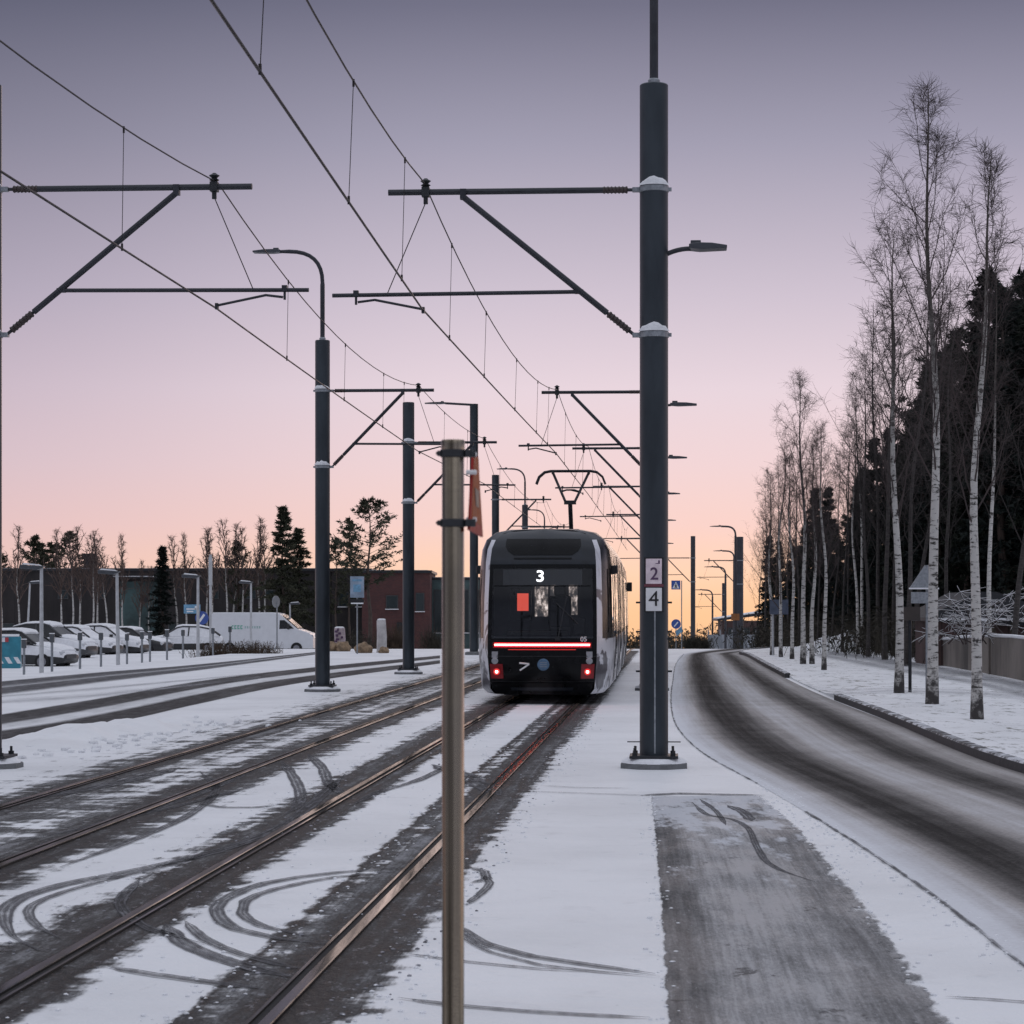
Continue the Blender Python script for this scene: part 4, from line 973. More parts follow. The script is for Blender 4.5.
# wrapped stone posts and rubble
M['pale_stone']=simple('pale_stone',(.42,.34,.36),.7,0,.3,5,.02); M['white_stone']=simple('white_stone',(.52,.50,.49),.7,0,.2,4,.02); M['tan']=simple('tan_rubble',(.26,.18,.11),.8,0,.4,6,.02)
for (px,Yp,ty,w,mt,lab) in ((339.5,104,628,.5,'pale_stone','pinkish wrapped stone column beside the dark lamp pole'),(381.5,100,620,.42,'white_stone','white snow dusted stone column left of the plain dark pole')):
    X=PX(px,Yp); z=terrain(X,Yp); h=PZ(ty,Yp)-z; r=thing('stone_column',lab,'column',(X,Yp,z))
    m=MB(); rings=[]
    for q,hh in ((1.05,-.05),(1.0,.1),(.97,h*.5),(.92,h*.97),(.8,h)):
        rings.append([(w/2*q*math.cos(a)*(1+.10*math.sin(3*a+hh*3)),w/2*q*math.sin(a),hh) for a in [2*PI*k/14 for k in range(14)]])
    m.loft(rings); m.build('shaft',M[mt],r,smooth=True); m=MB(); m.lathe([(w*.40,h-.01),(w*.42,h+.03),(w*.25,h+.06)],14); m.build('snow_cap',M['snowcap'],r)
    if mt=='pale_stone':
        m=MB(); rr=random.Random(3)
        for i in range(9): m.box((rr.uniform(-.15,.18),-w*.5,.25+i*h*.085),(rr.uniform(.06,.14),.03,rr.uniform(.05,.12)))
        m.build('dark_markings',M['purple'],r)
    def boulder(px_,dx,dy,rad,lab2):
        bm=bmesh.new(); bmesh.ops.create_icosphere(bm,subdivisions=3,radius=rad)
        for v in bm.verts: v.co*=1+.35*mnoise.noise(v.co*2.5/rad*.6+Vector((dx*9,dy,0))); v.co.z*=.75
        me=bpy.data.meshes.new('boulder'); bm.to_mesh(me); bm.free(); me.materials.append(M['tan']); o_=bpy.data.objects.new('boulder',me); COL.objects.link(o_); o_.location=(X+dx,Yp+dy,z+rad*.4); tag(o_,lab2,'rock')
    if mt=='pale_stone': boulder(0,-.28,-.9,.34,'tan boulder at the left foot of the pinkish stone column'); boulder(0,.2,-1.0,.36,'tan boulder at the right foot of the pinkish stone column')
    else: boulder(0,-.7,-.9,.38,'brown boulder left of the white stone column'); boulder(0,.15,-1.2,.22,'small dark rock below the white stone column')

# ------------------------------------------------------------------ buildings
def wall_mat(name,c,sc=1.,stripe=0):
    b=N(name); o=b.obj(); n=b.noise(b.vmul(o,(1,1,.5)),.7*sc,6,.65); n2=b.noise(o,4,4)
    cc=b.mix(b.mapr(n,.35,.65),tuple(x*.7 for x in c),tuple(x*1.25 for x in c))
    if stripe:
        sx_=b.n('ShaderNodeSeparateXYZ'); b.l(o,sx_.inputs[0]); fr_=b.math('FRACT',b.math('MULTIPLY',sx_.outputs[0],stripe)); cc=b.mix(b.mapr(fr_,.0,.1,.6,0.),cc,(.01,.01,.01))
    return b.done(b.pbr(cc,.8,0,b.bump(n2,.01)))
M['wall_dark']=wall_mat('dark_cladding',(.024,.020,.020),1.,.9); M['wall_brick']=None
b=N('red_brick'); o=b.obj(); bt=b.n('ShaderNodeTexBrick'); b.l(b.vmul(o,(1,1,1)),bt.inputs[0]); sx_=b.n('ShaderNodeSeparateXYZ'); b.l(o,sx_.inputs[0]); b.l(b.vec(sx_.outputs[0],sx_.outputs[2]),bt.inputs[0])
bt.inputs['Color1'].default_value=(.115,.040,.036,1); bt.inputs['Color2'].default_value=(.08,.03,.03,1); bt.inputs['Mortar'].default_value=(.09,.06,.055,1); bt.inputs['Scale'].default_value=2.2
M['wall_brick']=b.done(b.pbr(b.mix(b.mapr(b.noise(o,.8,4),.4,.7,0,.5),bt.outputs[0],(.06,.03,.03)),.85))
M['wall_teal']=simple('teal_panel',(.06,.10,.10),.4,.1,.4,.5); M['wall_glass']=simple('building_glass',(.02,.03,.032),.1,0,.2,.6); M['wall_dim']=simple('mural_teal',(.04,.075,.075),.6,0,.6,.45)
M['frame']=simple('window_frame',(.06,.06,.062),.5,.2,.2,5)
def building(name,label,px0,px1,ty,Y,mat,depth=14.):
    x0,x1=PX(px0,Y),PX(px1,Y); xc=(x0+x1)/2; zb=terrain(xc,Y)-1.; H=PZ(ty,Y)-zb
    r=thing(name,label,'building',(xc,Y,zb)); W=x1-x0
    m=MB(); m.box((0,depth/2,H/2),(W,depth,H)); m.build('wall',mat,r)
    m=MB(); m.box((0,depth/2,H+.11),(W+.3,depth+.3,.22)); rf=m.build('roof',M['dark'],r); m=MB(); m.box((0,depth/2+.3,H+.24),(W-.4,depth-.4,.03)); m.build('roof_snow',M['snowcap'],rf)
    return r,W,H
def win(r,x,z,w,h,mat=None,y=0,sill=True):
    m=MB(); m.box((x,y-.02,z),(w,.10,h)); f=m.build('window',M['frame'],r); m=MB(); m.box((x,y-.05,z),(w-.16,.10,h-.16)); m.build('pane',mat or M['wall_glass'],f)
    if sill: m=MB(); m.box((x,y-.13,z-h/2-.04),(w+.1,.18,.06)); m.build('sill',M['snowcap'],f)
r,W,H=building('long_building','long low dark building behind the parked cars and the bare trees',-120,331,571,205,M['wall_dark'])
for i in range(24):
    x=-W/2+1.2+i*(W/24)
    if i in (9,11,17,19,20,22): win(r,x,H-2.0,.9,.8,sill=False)
    if i%3==0: win(r,x,H-5.2,1.3,1.5,sill=False)
m=MB(); m.box((PX(139,205)-PX((331-120)/2,205),-.05,H-3.4),(3.2,.12,5.0)); mu=m.build('teal_wall_panel',M['wall_dim'],r); m=MB(); m.lathe([(.38,-.02),(.38,.02)],20,Matrix.Translation((PX(144,205)-PX(105.5,205),-.13,H-2.4))@Matrix.Rotation(PI/2,4,'X')); m.build('dark_disc',M['black'],mu)  # plain dark disc set on the teal panel
m=MB(); m.box((PX(84,205)-PX(105.5,205),3,H+.8),(1.0,1.0,1.5)); m.build('chimney',M['wall_dark'],r)
m=MB(); m.box((PX(140,205)-PX(105.5,205),-.6,H-.55),(4.2,1.2,.12)); ca=m.build('canopy',M['dark'],r); m=MB(); m.box((PX(140,205)-PX(105.5,205),-.6,H-.47),(4.2,1.2,.05)); m.build('canopy_snow',M['snowcap'],ca)
r,W,H=building('dark_annex','dark brown building wing left of the red brick building',331.5,370,571,203,M['wall_dark']); win(r,-.6,H-2.4,.9,1.2); win(r,.9,H-2.4,.9,1.2)
r,W,H=building('brick_building','red brick flat roofed building with two small windows',362,430,573,196,M['wall_brick'])
for px in (392,420): win(r,PX(px,196)-PX(396,196),PZ(602,196)-(terrain(-9,196)-1),.72 if px>400 else 1.0,1.5 if px>400 else 1.1)
m=MB(); m.box((PX(404,196)-PX(396,196),-.05,2.3),(1.2,.1,2.3)); m.build('door',M['dark'],r)
r,W,H=building('glazed_building','low teal glazed building between brick building and tram',430.5,505,580,201,M['wall_teal'])
for i in range(6): win(r,-W/2+.7+i*(W/6),H-2.6,.85,3.6)
# fence and hut at the road end
M['pale_fence']=wall_mat('pale_fence',(.36,.38,.41),1.,2.2); M['hut']=wall_mat('hut_wall',(.10,.06,.055),1.,1.5); M['planks']=wall_mat('plank_fence',(.19,.165,.145),1.2,1.1)
Yf=186.; r=thing('pale_fence','pale corrugated fence closing off the end of the road','fence',(PX(732,Yf),Yf,terrain(17,Yf)-.3)); m=MB(); m.box((0,0,.95),(PX(760,Yf)-PX(712,Yf),.08,PZ(635.5,Yf)-terrain(17,Yf)+.1)); m.build('panel',M['pale_fence'],r)
for i in range(5): m=MB(); m.box((-1.85+i*.93,-.08,.95),(.1,.1,2.1)); m.build('post',M['galv'],r)
Yh=200.; x0,x1=PX(722,Yh),PX(764,Yh); zb=terrain(18,Yh)-.3; r=thing('brown_hut','small brown hut with snowy roof behind the pale fence','hut',((x0+x1)/2,Yh,zb)); hh=PZ(621,Yh)-zb; W=x1-x0
m=MB(); m.box((0,2,hh/2),(W,4,hh)); m.build('wall',M['hut'],r); m=MB(); m.prism([(-W/2-.4,hh),(W/2+.4,hh+.55),(W/2+.4,hh+.8),(-W/2-.4,hh+.18)],'y',-.5,4.5); rf=m.build('roof',M['dark'],r); m=MB(); m.prism([(-W/2-.38,hh+.19),(W/2+.38,hh+.81),(W/2+.38,hh+.9),(-W/2-.38,hh+.27)],'y',-.48,4.48); m.build('roof_snow',M['snowcap'],rf)
for x in (-1,.3,1.1): win(r,x,hh-1.0,.55,.9)
# plank fence and shed at the right edge
r=thing('plank_fence','greyish brown plank fence with snowy top behind the right birches','fence',(0,0,0)); fp=[GV(938,665),GV(990,674),GV(1040,684),GV(1150,705)]; hts=[PZ(640,fp[0].y),PZ(636,fp[1].y),PZ(640,fp[2].y),PZ(646,fp[3].y)]
for i in range(3):
    a,c_=fp[i],fp[i+1]; d=(c_-a).normalized(); nn=Vector((-d.y,d.x,0))*.05
    m=MB(); m.add([a-Vector((0,0,.3)),c_-Vector((0,0,.3)),Vector((c_.x,c_.y,hts[i+1])),Vector((a.x,a.y,hts[i]))]+[q+nn for q in (a-Vector((0,0,.3)),c_-Vector((0,0,.3)),Vector((c_.x,c_.y,hts[i+1])),Vector((a.x,a.y,hts[i])))],FS); pn=m.build('panel',M['planks'],r)
    m=MB(); m.tube([Vector((a.x,a.y,hts[i]+.02)),(Vector((a.x,a.y,hts[i]))+Vector((c_.x,c_.y,hts[i+1])))*.5+Vector((0,0,.04)),Vector((c_.x,c_.y,hts[i+1]+.02))],.045,6); m.build('snow_cap',M['snowcap'],pn)
    m=MB(); m.box((a.x,a.y-.06,(hts[i]-.1)/2),(.12,.12,hts[i]+.3)); m.build('post',M['planks'],r)
Ys=70.; r=thing('dark_shed','dark shed with pitched roof behind the plank fence','shed',(PX(1022,Ys),Ys+4,VZ)); 
m=MB(); m.box((0,0,.8),(4.2,4,1.7)); m.build('wall',M['hut'],r); m=MB(); m.prism([(-2.5,1.45),(-1.0,2.22),(-.4,2.22),(2.5,1.2),(2.5,1.1),(-2.5,1.35)],'y',-2.3,2.3); rf=m.build('roof',M['dark'],r); m=MB(); m.box((-.9,-2.36,1.40),(3.2,.10,.07)); m.build('snowy_eave',M['snowcap'],rf)
# snow heap at the end of the side path
hp=MB(); c0=GV(850,652)
for i in range(21):
    for k in range(15):
        u_=i/20*2-1; w_=k/14*2-1; q=max(0,1-u_*u_-w_*w_*.9)
        hp.v.append((c0.x+u_*2.2,c0.y+4+w_*2.2,VZ-.03+q*(.7+.5*(u_+.3))*(.7+.6*mnoise.noise(Vector((u_*3,w_*3,5)))) ))
for i in range(20):
    for k in range(14): hp.face((i*15+k,i*15+k+1,(i+1)*15+k+1,(i+1)*15+k))
tag(hp.build('snow_heap',M['snow'],smooth=True,fix=False),'heap of ploughed snow at the far end of the side path','snow heap')

# ------------------------------------------------------------------ street signs and lamps on the right
def street_lamp(px,by,ty,Y,label):
    X=PX(px,Y); z=terrain(X,Y); H=PZ(ty,Y)-z; r=thing('street_lamp',label,'street lamp',(X,Y,z),0,'curved street lamps beside the road end')
    m=MB(); m.tube([(0,0,-.2),(0,0,H-.6)]+bez((0,0,H-.55),(0,0,H),(-.6,0,H),7)+[(-.9,0,H+.01)],[.10,.075]+[.06]*9,10); m.build('shaft',M['pole_far'],r); luminaire(r,(-.85,0,H+.01),-1,.75)
street_lamp(735.5,652,526.5,150,'tallest curved street lamp beside the thick pole at the road end')
street_lamp(734.0,652,551,185,'middle street lamp with its head just below the tallest lamp')
street_lamp(725.5,652,567,180,'street lamp with curved neck left of the middle one')
street_lamp(712.5,652,590,205,'lowest of the curved street lamps, left of the others')
Yk=165.; r=thing('crossing_sign','blue square pedestrian crossing sign just right of the numbered pole','road sign',(PX(679,Yk),Yk,terrain(11,Yk)))
zk=PZ(585,Yk)-terrain(PX(679,Yk),Yk); m=MB(); m.tube([(.18,0,0),(.18,0,zk+.3)],.035,8); m.build('shaft',M['galv'],r); m=MB(); m.box((-.22,-.05,zk),(.62,.03,.62)); bo=m.build('board',M['sign_deep'],r)
m=MB(); m.add([(-.46,-.07,zk-.24),(.02,-.07,zk-.24),(-.22,-.07,zk+.24)],[(0,1,2)]); tr_=m.build('white_triangle',M['plate'],bo); m=MB(); m.tube([(-.22,-.075,zk+.02),(-.22,-.075,zk-.08),(-.29,-.075,zk-.2)],.03,6); m.tube([(-.22,-.075,zk-.08),(-.15,-.075,zk-.2)],.03,6); m.tube([(-.3,-.075,zk-.04),(-.14,-.075,zk-.05)],.02,6); m.lathe([(.035,-.01),(.035,.01)],10,Matrix.Translation((-.22,-.075,zk+.07))@Matrix.Rotation(PI/2,4,'X')); m.build('walker_symbol',M['black'],tr_)
Yk=150.; r=thing('keep_side_sign','round blue traffic sign low beside the numbered pole','road sign',(PX(676,Yk),Yk,terrain(10,Yk))); zk=PZ(624,Yk)-terrain(PX(676,Yk),Yk); m=MB(); m.tube([(0,.03,0),(0,.03,zk)],.03,8); m.build('shaft',M['galv'],r); m=MB(); m.lathe([(.30,-.015),(.30,.015)],22,Matrix.Translation((0,-.02,zk))@Matrix.Rotation(PI/2,4,'X')); d_=m.build('disc',M['sign_deep'],r); m=MB(); m.box((0,-.04,zk-.02),(.07,.01,.36),Matrix.Rotation(.7,3,'Y')); m.build('white_arrow',M['plate'],d_)
m=MB(); m.add([(.05,-.05,zk-.75),(.42,-.05,zk-.45),(.34,-.05,zk-.12),(-.02,-.05,zk-.45)],[(0,1,2,3)]); m.build('striped_board',M['sign_blue'],r,fix=False)
Yk=150.; r=thing('orange_sign','small orange brown sign on the thick pole at the road end','road sign',(PX(735,Yk),Yk-.2,0)); m=MB(); m.box((0,0,PZ(617,Yk)),(.52,.03,.42)); m.build('board',simple('sign_orange',(.30,.12,.04),.5,0,.2,5),r); m=MB(); m.box((0,.06,PZ(617,Yk)),(.1,.1,.1)); m.build('bracket',M['dark'],r)
Yk=88.; gv=GV(782,654); r=thing('road_name_sign','grey blue sign panel seen from behind on pale posts between distant birches','road sign',(PX(779,Yk),Yk,VZ)); m=MB(); m.box((0,0,PZ(607,Yk)-VZ),(.68,.04,.54)); m.build('board',simple('sign_back',(.10,.12,.17),.5,.2,.2,5),r)
for s in (-.22,.1): m=MB(); m.tube([(s,.05,-.1),(s,.05,PZ(601,Yk)-VZ)],.035,8); m.build('shaft',M['white_post'],r)
g_=GV(927,697); r=thing('triangle_sign','snow dusted triangular sign seen from behind, between two near birches','road sign',(g_.x,g_.y,VZ)); zt=PZ(565,g_.y)-VZ; zb=PZ(589,g_.y)-VZ
m=MB(); m.tube([(0,0,-.1),(0,0,zt)],.03,8); m.build('shaft',M['galv'],r); 
m=MB(); m.prism([(-.36,zb),(.22,zb),(-.05,zt)],'y',-.06,-.035); bo=m.build('board',M['galv'],r); m=MB(); m.box((-.07,-.06,zb+.01),(.58,.06,.03)); m.build('snow_line',M['snowcap'],bo); m=MB(); m.box((-.12,-.05,zb-.17),(.40,.02,.22)); m.build('lower_plate',M['galv'],r)
g_=GV(910,692); r=thing('dark_marker_post','thin dark post with brown plate beside the leftmost near birch','post',(g_.x,g_.y,VZ)); m=MB(); m.tube([(0,0,-.1),(0,0,1.72)],.035,8); m.build('shaft',M['dark'],r); m=MB(); m.box((0,-.05,1.62),(.40,.02,.28)); m.build('plate',simple('brown_plate',(.05,.04,.035),.6,0,.2,5),r)

# ------------------------------------------------------------------ trees
def rnd(r,a,b_): return r.uniform(a,b_)
def branch_tree(seed,H,r0,start=.35,nb=26,spread=.62,up=.9,sub=6,twigs=4,blen=.30,thin=1.,fork=0):
    """bare tree: returns trunk MB and branches MB"""
    r=random.Random(seed); tk=MB(); br=MB()
    pts=[];rad=[]; n=14; ph=r.uniform(0,6)
    for i in range(n+1):
        t=i/n; pts.append(Vector((H*.020*math.sin(ph+t*4)*t+H*.010*math.sin(ph*2+t*12)*t**.7,H*.02*math.cos(ph*1.3+t*3.5)*t,H*t-.05))); rad.append(max(.006,r0*(1-t*.93)*(1+.22*max(0,1-t*26))))
    tk.tube(pts,rad,10)
    def at(t):
        q=t*n; i=min(n-1,int(q)); return pts[i].lerp(pts[i+1],q-i)
    def grow(p,d,L,r_,segs,droop,wig):
        out=[p.copy()]; 
        for i in range(segs):
            d=(d+Vector((r.gauss(0,wig),r.gauss(0,wig),r.gauss(0,wig*.6)+droop))).normalized(); p=p+d*L/segs; out.append(p.copy())
        return out
    for k in range(nb):
        t=start+(1-start)*(k/nb)**1.05*.97; a=k*2.4+r.uniform(-.5,.5); L=H*blen*(1-(t-start)/(1-start)*.86)*r.choice((.55,.7,.8,.95,1.15))*r.uniform(.85,1.1)
        d=Vector((math.cos(a)*spread,math.sin(a)*spread,up*r.uniform(.8,1.3))).normalized(); rb=max(.006,r0*.30*(1-t*.75))*thin
        P_=grow(at(t),d,L,rb,6,.12,.13); br.tube(P_,[rb*(1-.85*i/6) for i in range(7)],5,False)
        for j in range(sub):
            u=.25+.75*j/sub; i=min(5,int(u*6)); p=P_[i].lerp(P_[i+1],u*6-i); da=(P_[i+1]-P_[i]).normalized()
            d2=(da+Vector((r.gauss(0,.5),r.gauss(0,.5),r.gauss(.22,.3)))).normalized(); L2=L*r.uniform(.16,.42)*(1.1-u*.5)
            Q=grow(p,d2,L2,0,4,.03,.22); rr_=max(.0035,rb*.35)*thin; br.tube(Q,[rr_,rr_*.8,rr_*.65,rr_*.5,rr_*.3],3,False)
            for m_ in range(twigs):
                u2=r.uniform(.2,1)*4; i2=min(3,int(u2)); p2=Q[i2].lerp(Q[i2+1],u2-i2); d3=((Q[i2+1]-Q[i2]).normalized()+Vector((r.gauss(0,.6),r.gauss(0,.6),r.gauss(-.15,.4)))).normalized()
                W=grow(p2,d3,r.uniform(.14,.42)*H/10,0,2,-.06,.35); br.tube(W,[.0036*thin,.0028*thin,.0016*thin],3,False)
    return tk,br
class Proto:
    def __init__(s,mt,mb,m1,m2,names):
        s.a=mt.build(names[0],m1,None,smooth=True).data; s.b=mb.build(names[1],m2,None,fix=False).data; s.names=names
        for o_ in [x for x in COL.objects if x.data in (s.a,s.b)]: bpy.data.objects.remove(o_)
    def place(s,name,label,cat,loc,scale,rz,group=None,lean=(0,0)):
        r=thing(name,label,cat,loc,rz,group); r.scale=scale if hasattr(scale,'__len__') else (scale,)*3; r.rotation_euler=(lean[0],lean[1],rz)
        for me,nm in ((s.a,s.names[0]),(s.b,s.names[1])):
            o_=bpy.data.objects.new(nm,me); COL.objects.link(o_); o_.parent=r
        return r
BT=('trunk','branches')
birch=[Proto(*branch_tree(11,11,.105,.36,30,.55,1.0,9,10,.34,.85),M['bark'],M['twig'],BT),Proto(*branch_tree(12,10,.10,.34,28,.62,.9,9,10,.33,.85),M['bark'],M['twig'],BT),
       Proto(*branch_tree(13,9,.092,.34,24,.50,1.0,9,10,.31,.85),M['bark'],M['twig'],BT),Proto(*branch_tree(14,10,.09,.22,34,.70,.85,8,6,.30,1.0),M['bark'],M['twig2'],BT)]
M['twig_dark']=simple('twig_dark',(.030,.024,.022),.85,0,.3,3); M['bark_dark']=simple('bark_dark_grey',(.055,.048,.045),.85,0,.45,5,.01,stretch=(2,2,6))  # darker grey-brown bark variant for the forest-edge birches
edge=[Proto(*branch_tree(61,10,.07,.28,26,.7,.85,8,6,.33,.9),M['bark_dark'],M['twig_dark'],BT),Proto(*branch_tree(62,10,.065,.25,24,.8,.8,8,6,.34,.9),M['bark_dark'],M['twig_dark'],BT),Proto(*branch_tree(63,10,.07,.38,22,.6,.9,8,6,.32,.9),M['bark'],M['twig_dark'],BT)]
def birch_at(px,by,ty,k,label,lean=(0,0),group=None,z=VZ,rz=None,Y=None):
    g_=G(px,by,z) if Y is None else Vector((PX(px,Y),Y,z+terrain(PX(px,Y),Y))); H=PZ(ty,g_.y)-g_.z; hp_=(11,10,9,10)[k]
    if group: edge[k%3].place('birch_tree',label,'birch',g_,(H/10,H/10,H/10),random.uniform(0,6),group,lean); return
    s=H/hp_; w=max(.75,min(1.2,s)); birch[k].place('birch_tree',label,'birch',g_,(w,w,s),random.uniform(0,6) if rz is None else rz,group,lean)
birch_at(932,704,92,0,'tallest near birch, in the middle of three white trunks',(0,-.012))
birch_at(899,693,228,1,'near birch at left of three white trunks, beside a thin dark post')
birch_at(977,719,150,2,'near birch closest to the road kerb, right of three white trunks',(0,-.015))
birch_at(824,670,425,2,'white trunked birch standing apart at the foot of the verge')
birch_at(812,664,440,1,'slim birch just left of the birch standing apart')
birch_at(803,664,375,0,'tall bare birch rising highest of the distant verge row')
birch_at(792,659,455,2,'small birch left of the tall distant birch')
birch_at(781,657,440,3,'bushy birch beside the grey blue sign panel')
birch_at(772,655,470,1,'leftmost birch of the distant verge row')
bgb='bare birches at the forest edge'
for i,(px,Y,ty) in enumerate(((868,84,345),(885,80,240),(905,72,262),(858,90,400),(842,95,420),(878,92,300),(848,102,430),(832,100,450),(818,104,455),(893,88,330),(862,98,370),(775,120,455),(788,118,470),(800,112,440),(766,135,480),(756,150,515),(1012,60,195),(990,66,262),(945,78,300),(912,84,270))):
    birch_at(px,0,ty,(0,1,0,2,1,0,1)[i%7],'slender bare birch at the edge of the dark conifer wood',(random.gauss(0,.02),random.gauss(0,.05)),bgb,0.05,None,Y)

def conifer(seed,H,r0,kind_,nw=26,per=6,base=.08,wid=.2,blades=26,bl=.16):
    r=random.Random(seed); tk=MB(); cr=MB(); n=8
    pts=[Vector((.01*H*math.sin(i*1.3+seed),.01*H*math.cos(i*1.1+seed),H*i/n-.1)) for i in range(n+1)]; tk.tube(pts,[max(.02,r0*(1-.9*i/n)) for i in range(n+1)],8)
    def clump(c,d,size,nb):
        for q in range(nb):
            e=(d*.6+Vector((r.gauss(0,.6),r.gauss(0,.6),r.gauss(0,.45)))).normalized(); p=c+Vector((r.gauss(0,size*.5),r.gauss(0,size*.5),r.gauss(0,size*.28))); s_=e.cross(Vector((r.gauss(0,1),r.gauss(0,1),r.gauss(0,1)))).normalized()*bl*r.uniform(.25,.5); L=bl*r.uniform(1.2,2.6)
            o_=len(cr.v); cr.v += [tuple(p-s_),tuple(p+s_),tuple(p+e*L)]; cr.face((o_,o_+1,o_+2))
    for w in range(nw):
        t=base+(1-base)*(w+.5)/nw*.99
        if kind_=='spruce': L0=H*wid*(1-t)**.9+.05; dz=-.25+.5*t; m_=per
        else:
            sh=math.sin(PI*min(1,max(0,(t-base)/(1-base)))**.75)*.9+.12; L0=H*wid*sh; dz=.15+.35*t; m_=max(2,int(per*r.uniform(.5,1.1)))
        for j in range(m_):
            a=r.uniform(0,2*PI); L=L0*r.uniform(.55,1.15); d=Vector((math.cos(a),math.sin(a),dz+r.gauss(0,.12))).normalized(); z=H*t+r.gauss(0,H*.012); p0=Vector((0,0,z)); k=max(2,int(L/(bl*2.2)))
            if L>.4: cr_t=[p0,p0+d*L*.6]; tk.tube(cr_t,[.02,.008],3,False)
            for q in range(k):
                u=(q+.7)/k
                if kind_=='pine' and u<.35: continue
                c=p0+d*L*u+Vector((0,0,(-.10 if kind_=='spruce' else .05)*L*u*u)); clump(c,d,bl*(1.5 if kind_=='pine' else 1.1)*(1.2-.4*u),max(4,int(blades/k*1.5)))
    return tk,cr
CT=('trunk','crown')
spruce=[Proto(*conifer(21,10,.14,'spruce',30,8,.05,.17,40,.12),M['pine_bark'],M['needle2'],CT),Proto(*conifer(22,10,.14,'spruce',26,8,.06,.21,38,.12),M['pine_bark'],M['needle'],CT)]
pine=[Proto(*conifer(31,10,.15,'pine',20,6,.30,.22,48,.12),M['pine_bark'],M['needle'],CT),Proto(*conifer(32,10,.15,'spruce',22,7,.08,.24,46,.12),M['pine_bark'],M['needle2'],CT)]
grp='dark conifers of the wood on the right'
k=0
for (px,Y,ty) in ((1040,86,292),(1004,86,292),(1075,84,262),(968,88,315),(1024,90,280),(987,92,305),(940,90,352),(955,96,330),(922,94,378),(905,98,420),(1000,100,360),(1050,100,300),(890,100,450),(874,102,470),(930,104,368),(975,106,362),(858,104,500),(838,108,515),(900,112,440),(880,116,462),(822,112,512),(806,118,520),(862,116,488),(846,124,500),(828,126,505),(793,130,530),(800,136,525),(779,140,545),(769,150,562),(950,116,338),(1015,116,335),(915,124,425),(1100,90,270),(790,150,540),(815,150,515),(840,150,500),(1130,86,250),(870,140,476),(1060,118,290),(1030,88,318),(1012,94,330),(995,98,342),(978,100,360),(945,98,385),(928,100,405),(1040,96,300),(912,106,432)):
    ty+=random.choice((-30,-18,-5,8,22,38))+random.uniform(-6,6)
    X=PX(px,Y); z=terrain(X,Y)+.05; s=(PZ(ty,Y)-z)/10.0; pr=(spruce[0],pine[1],spruce[1],pine[0])[k%4] if k%3 else spruce[k%2]
    pr.place('conifer_tree','dark evergreen conifer in the dense wood at the right','conifer',(X,Y,z),(s*.98,s*.98,s),random.uniform(0,6),grp); k+=1
# undergrowth filling the wood below the crowns
def thicket(name,label,pts,h,w,n,seed,mat,twig=True,stuff=False,bl=.10):
    r=random.Random(seed); m=MB()
    for i in range(n):
        a=r.random()*(len(pts)-1); q=int(a); p=Vector(pts[q]).lerp(Vector(pts[q+1]),a-q)+Vector((r.gauss(0,w),r.gauss(0,w*.6),0)); d=Vector((r.gauss(0,.35),r.gauss(0,.35),1)).normalized(); L=h*r.uniform(.45,1.05); e=p+d*L
        if twig: m.tube([p,p.lerp(e,.5)+Vector((r.gauss(0,.05),0,0)),e],[.012,.008,.004],3,False)
        for j in range(5):
            c=p.lerp(e,r.uniform(.25,1)); u=Vector((r.gauss(0,1),r.gauss(0,1),r.gauss(0,1))).normalized()*bl*r.uniform(.6,1.5); v=Vector((r.gauss(0,1),r.gauss(0,1),r.gauss(0,1))).normalized()*bl*.5
            o_=len(m.v); m.v += [tuple(c),tuple(c+u+v),tuple(c+u*1.6)]; m.face((o_,o_+1,o_+2))
    o_=m.build(name,mat,None,fix=False)
    return kind(o_,'stuff') if stuff else o_
M['brush']=leaf('brush',(.03,.028,.022),(.06,.052,.04)); M['shrub']=leaf('shrub_brown',(.05,.035,.025),(.10,.07,.05))
us_=[(PX(px,Y),Y,terrain(PX(px,Y),Y)) for px,Y in ((795,140),(815,124),(850,112),(900,96),(940,88),(990,82),(1050,74),(1120,70))]
o_=thicket('undergrowth','',us_,1.9,1.6,5200,4,M['brush'],True,True,.16)
tag(thicket('roadside_shrub','',[(PX(688,150),150,terrain(12,150)),(PX(706,150),150,terrain(12,150))],1.0,.25,520,5,M['brush'],bl=.07),'dark low hedge at the road end left of the pale fence','shrub')
tag(thicket('brown_hedge','',[(PX(203,98),98,-.45),(PX(226,98),98,-.45),(PX(252,98),98,-.45),(PX(270,98),98,-.45)],1.0,.3,900,6,M['shrub'],bl=.06),'brown leafless hedge in front of the white van','shrub')
tag(thicket('bare_bush','',[(PX(388,150),150,-.9),(PX(402,150),150,-.9)],1.9,.4,380,8,M['shrub'],bl=.06),'bare bush before the brick building wall','shrub')
tag(thicket('entrance_bush','',[(PX(427,150),150,-.9),(PX(438,150),150,-.9)],1.7,.3,260,9,M['brush'],bl=.06),'dark bush between brick building and steel sign post','shrub')
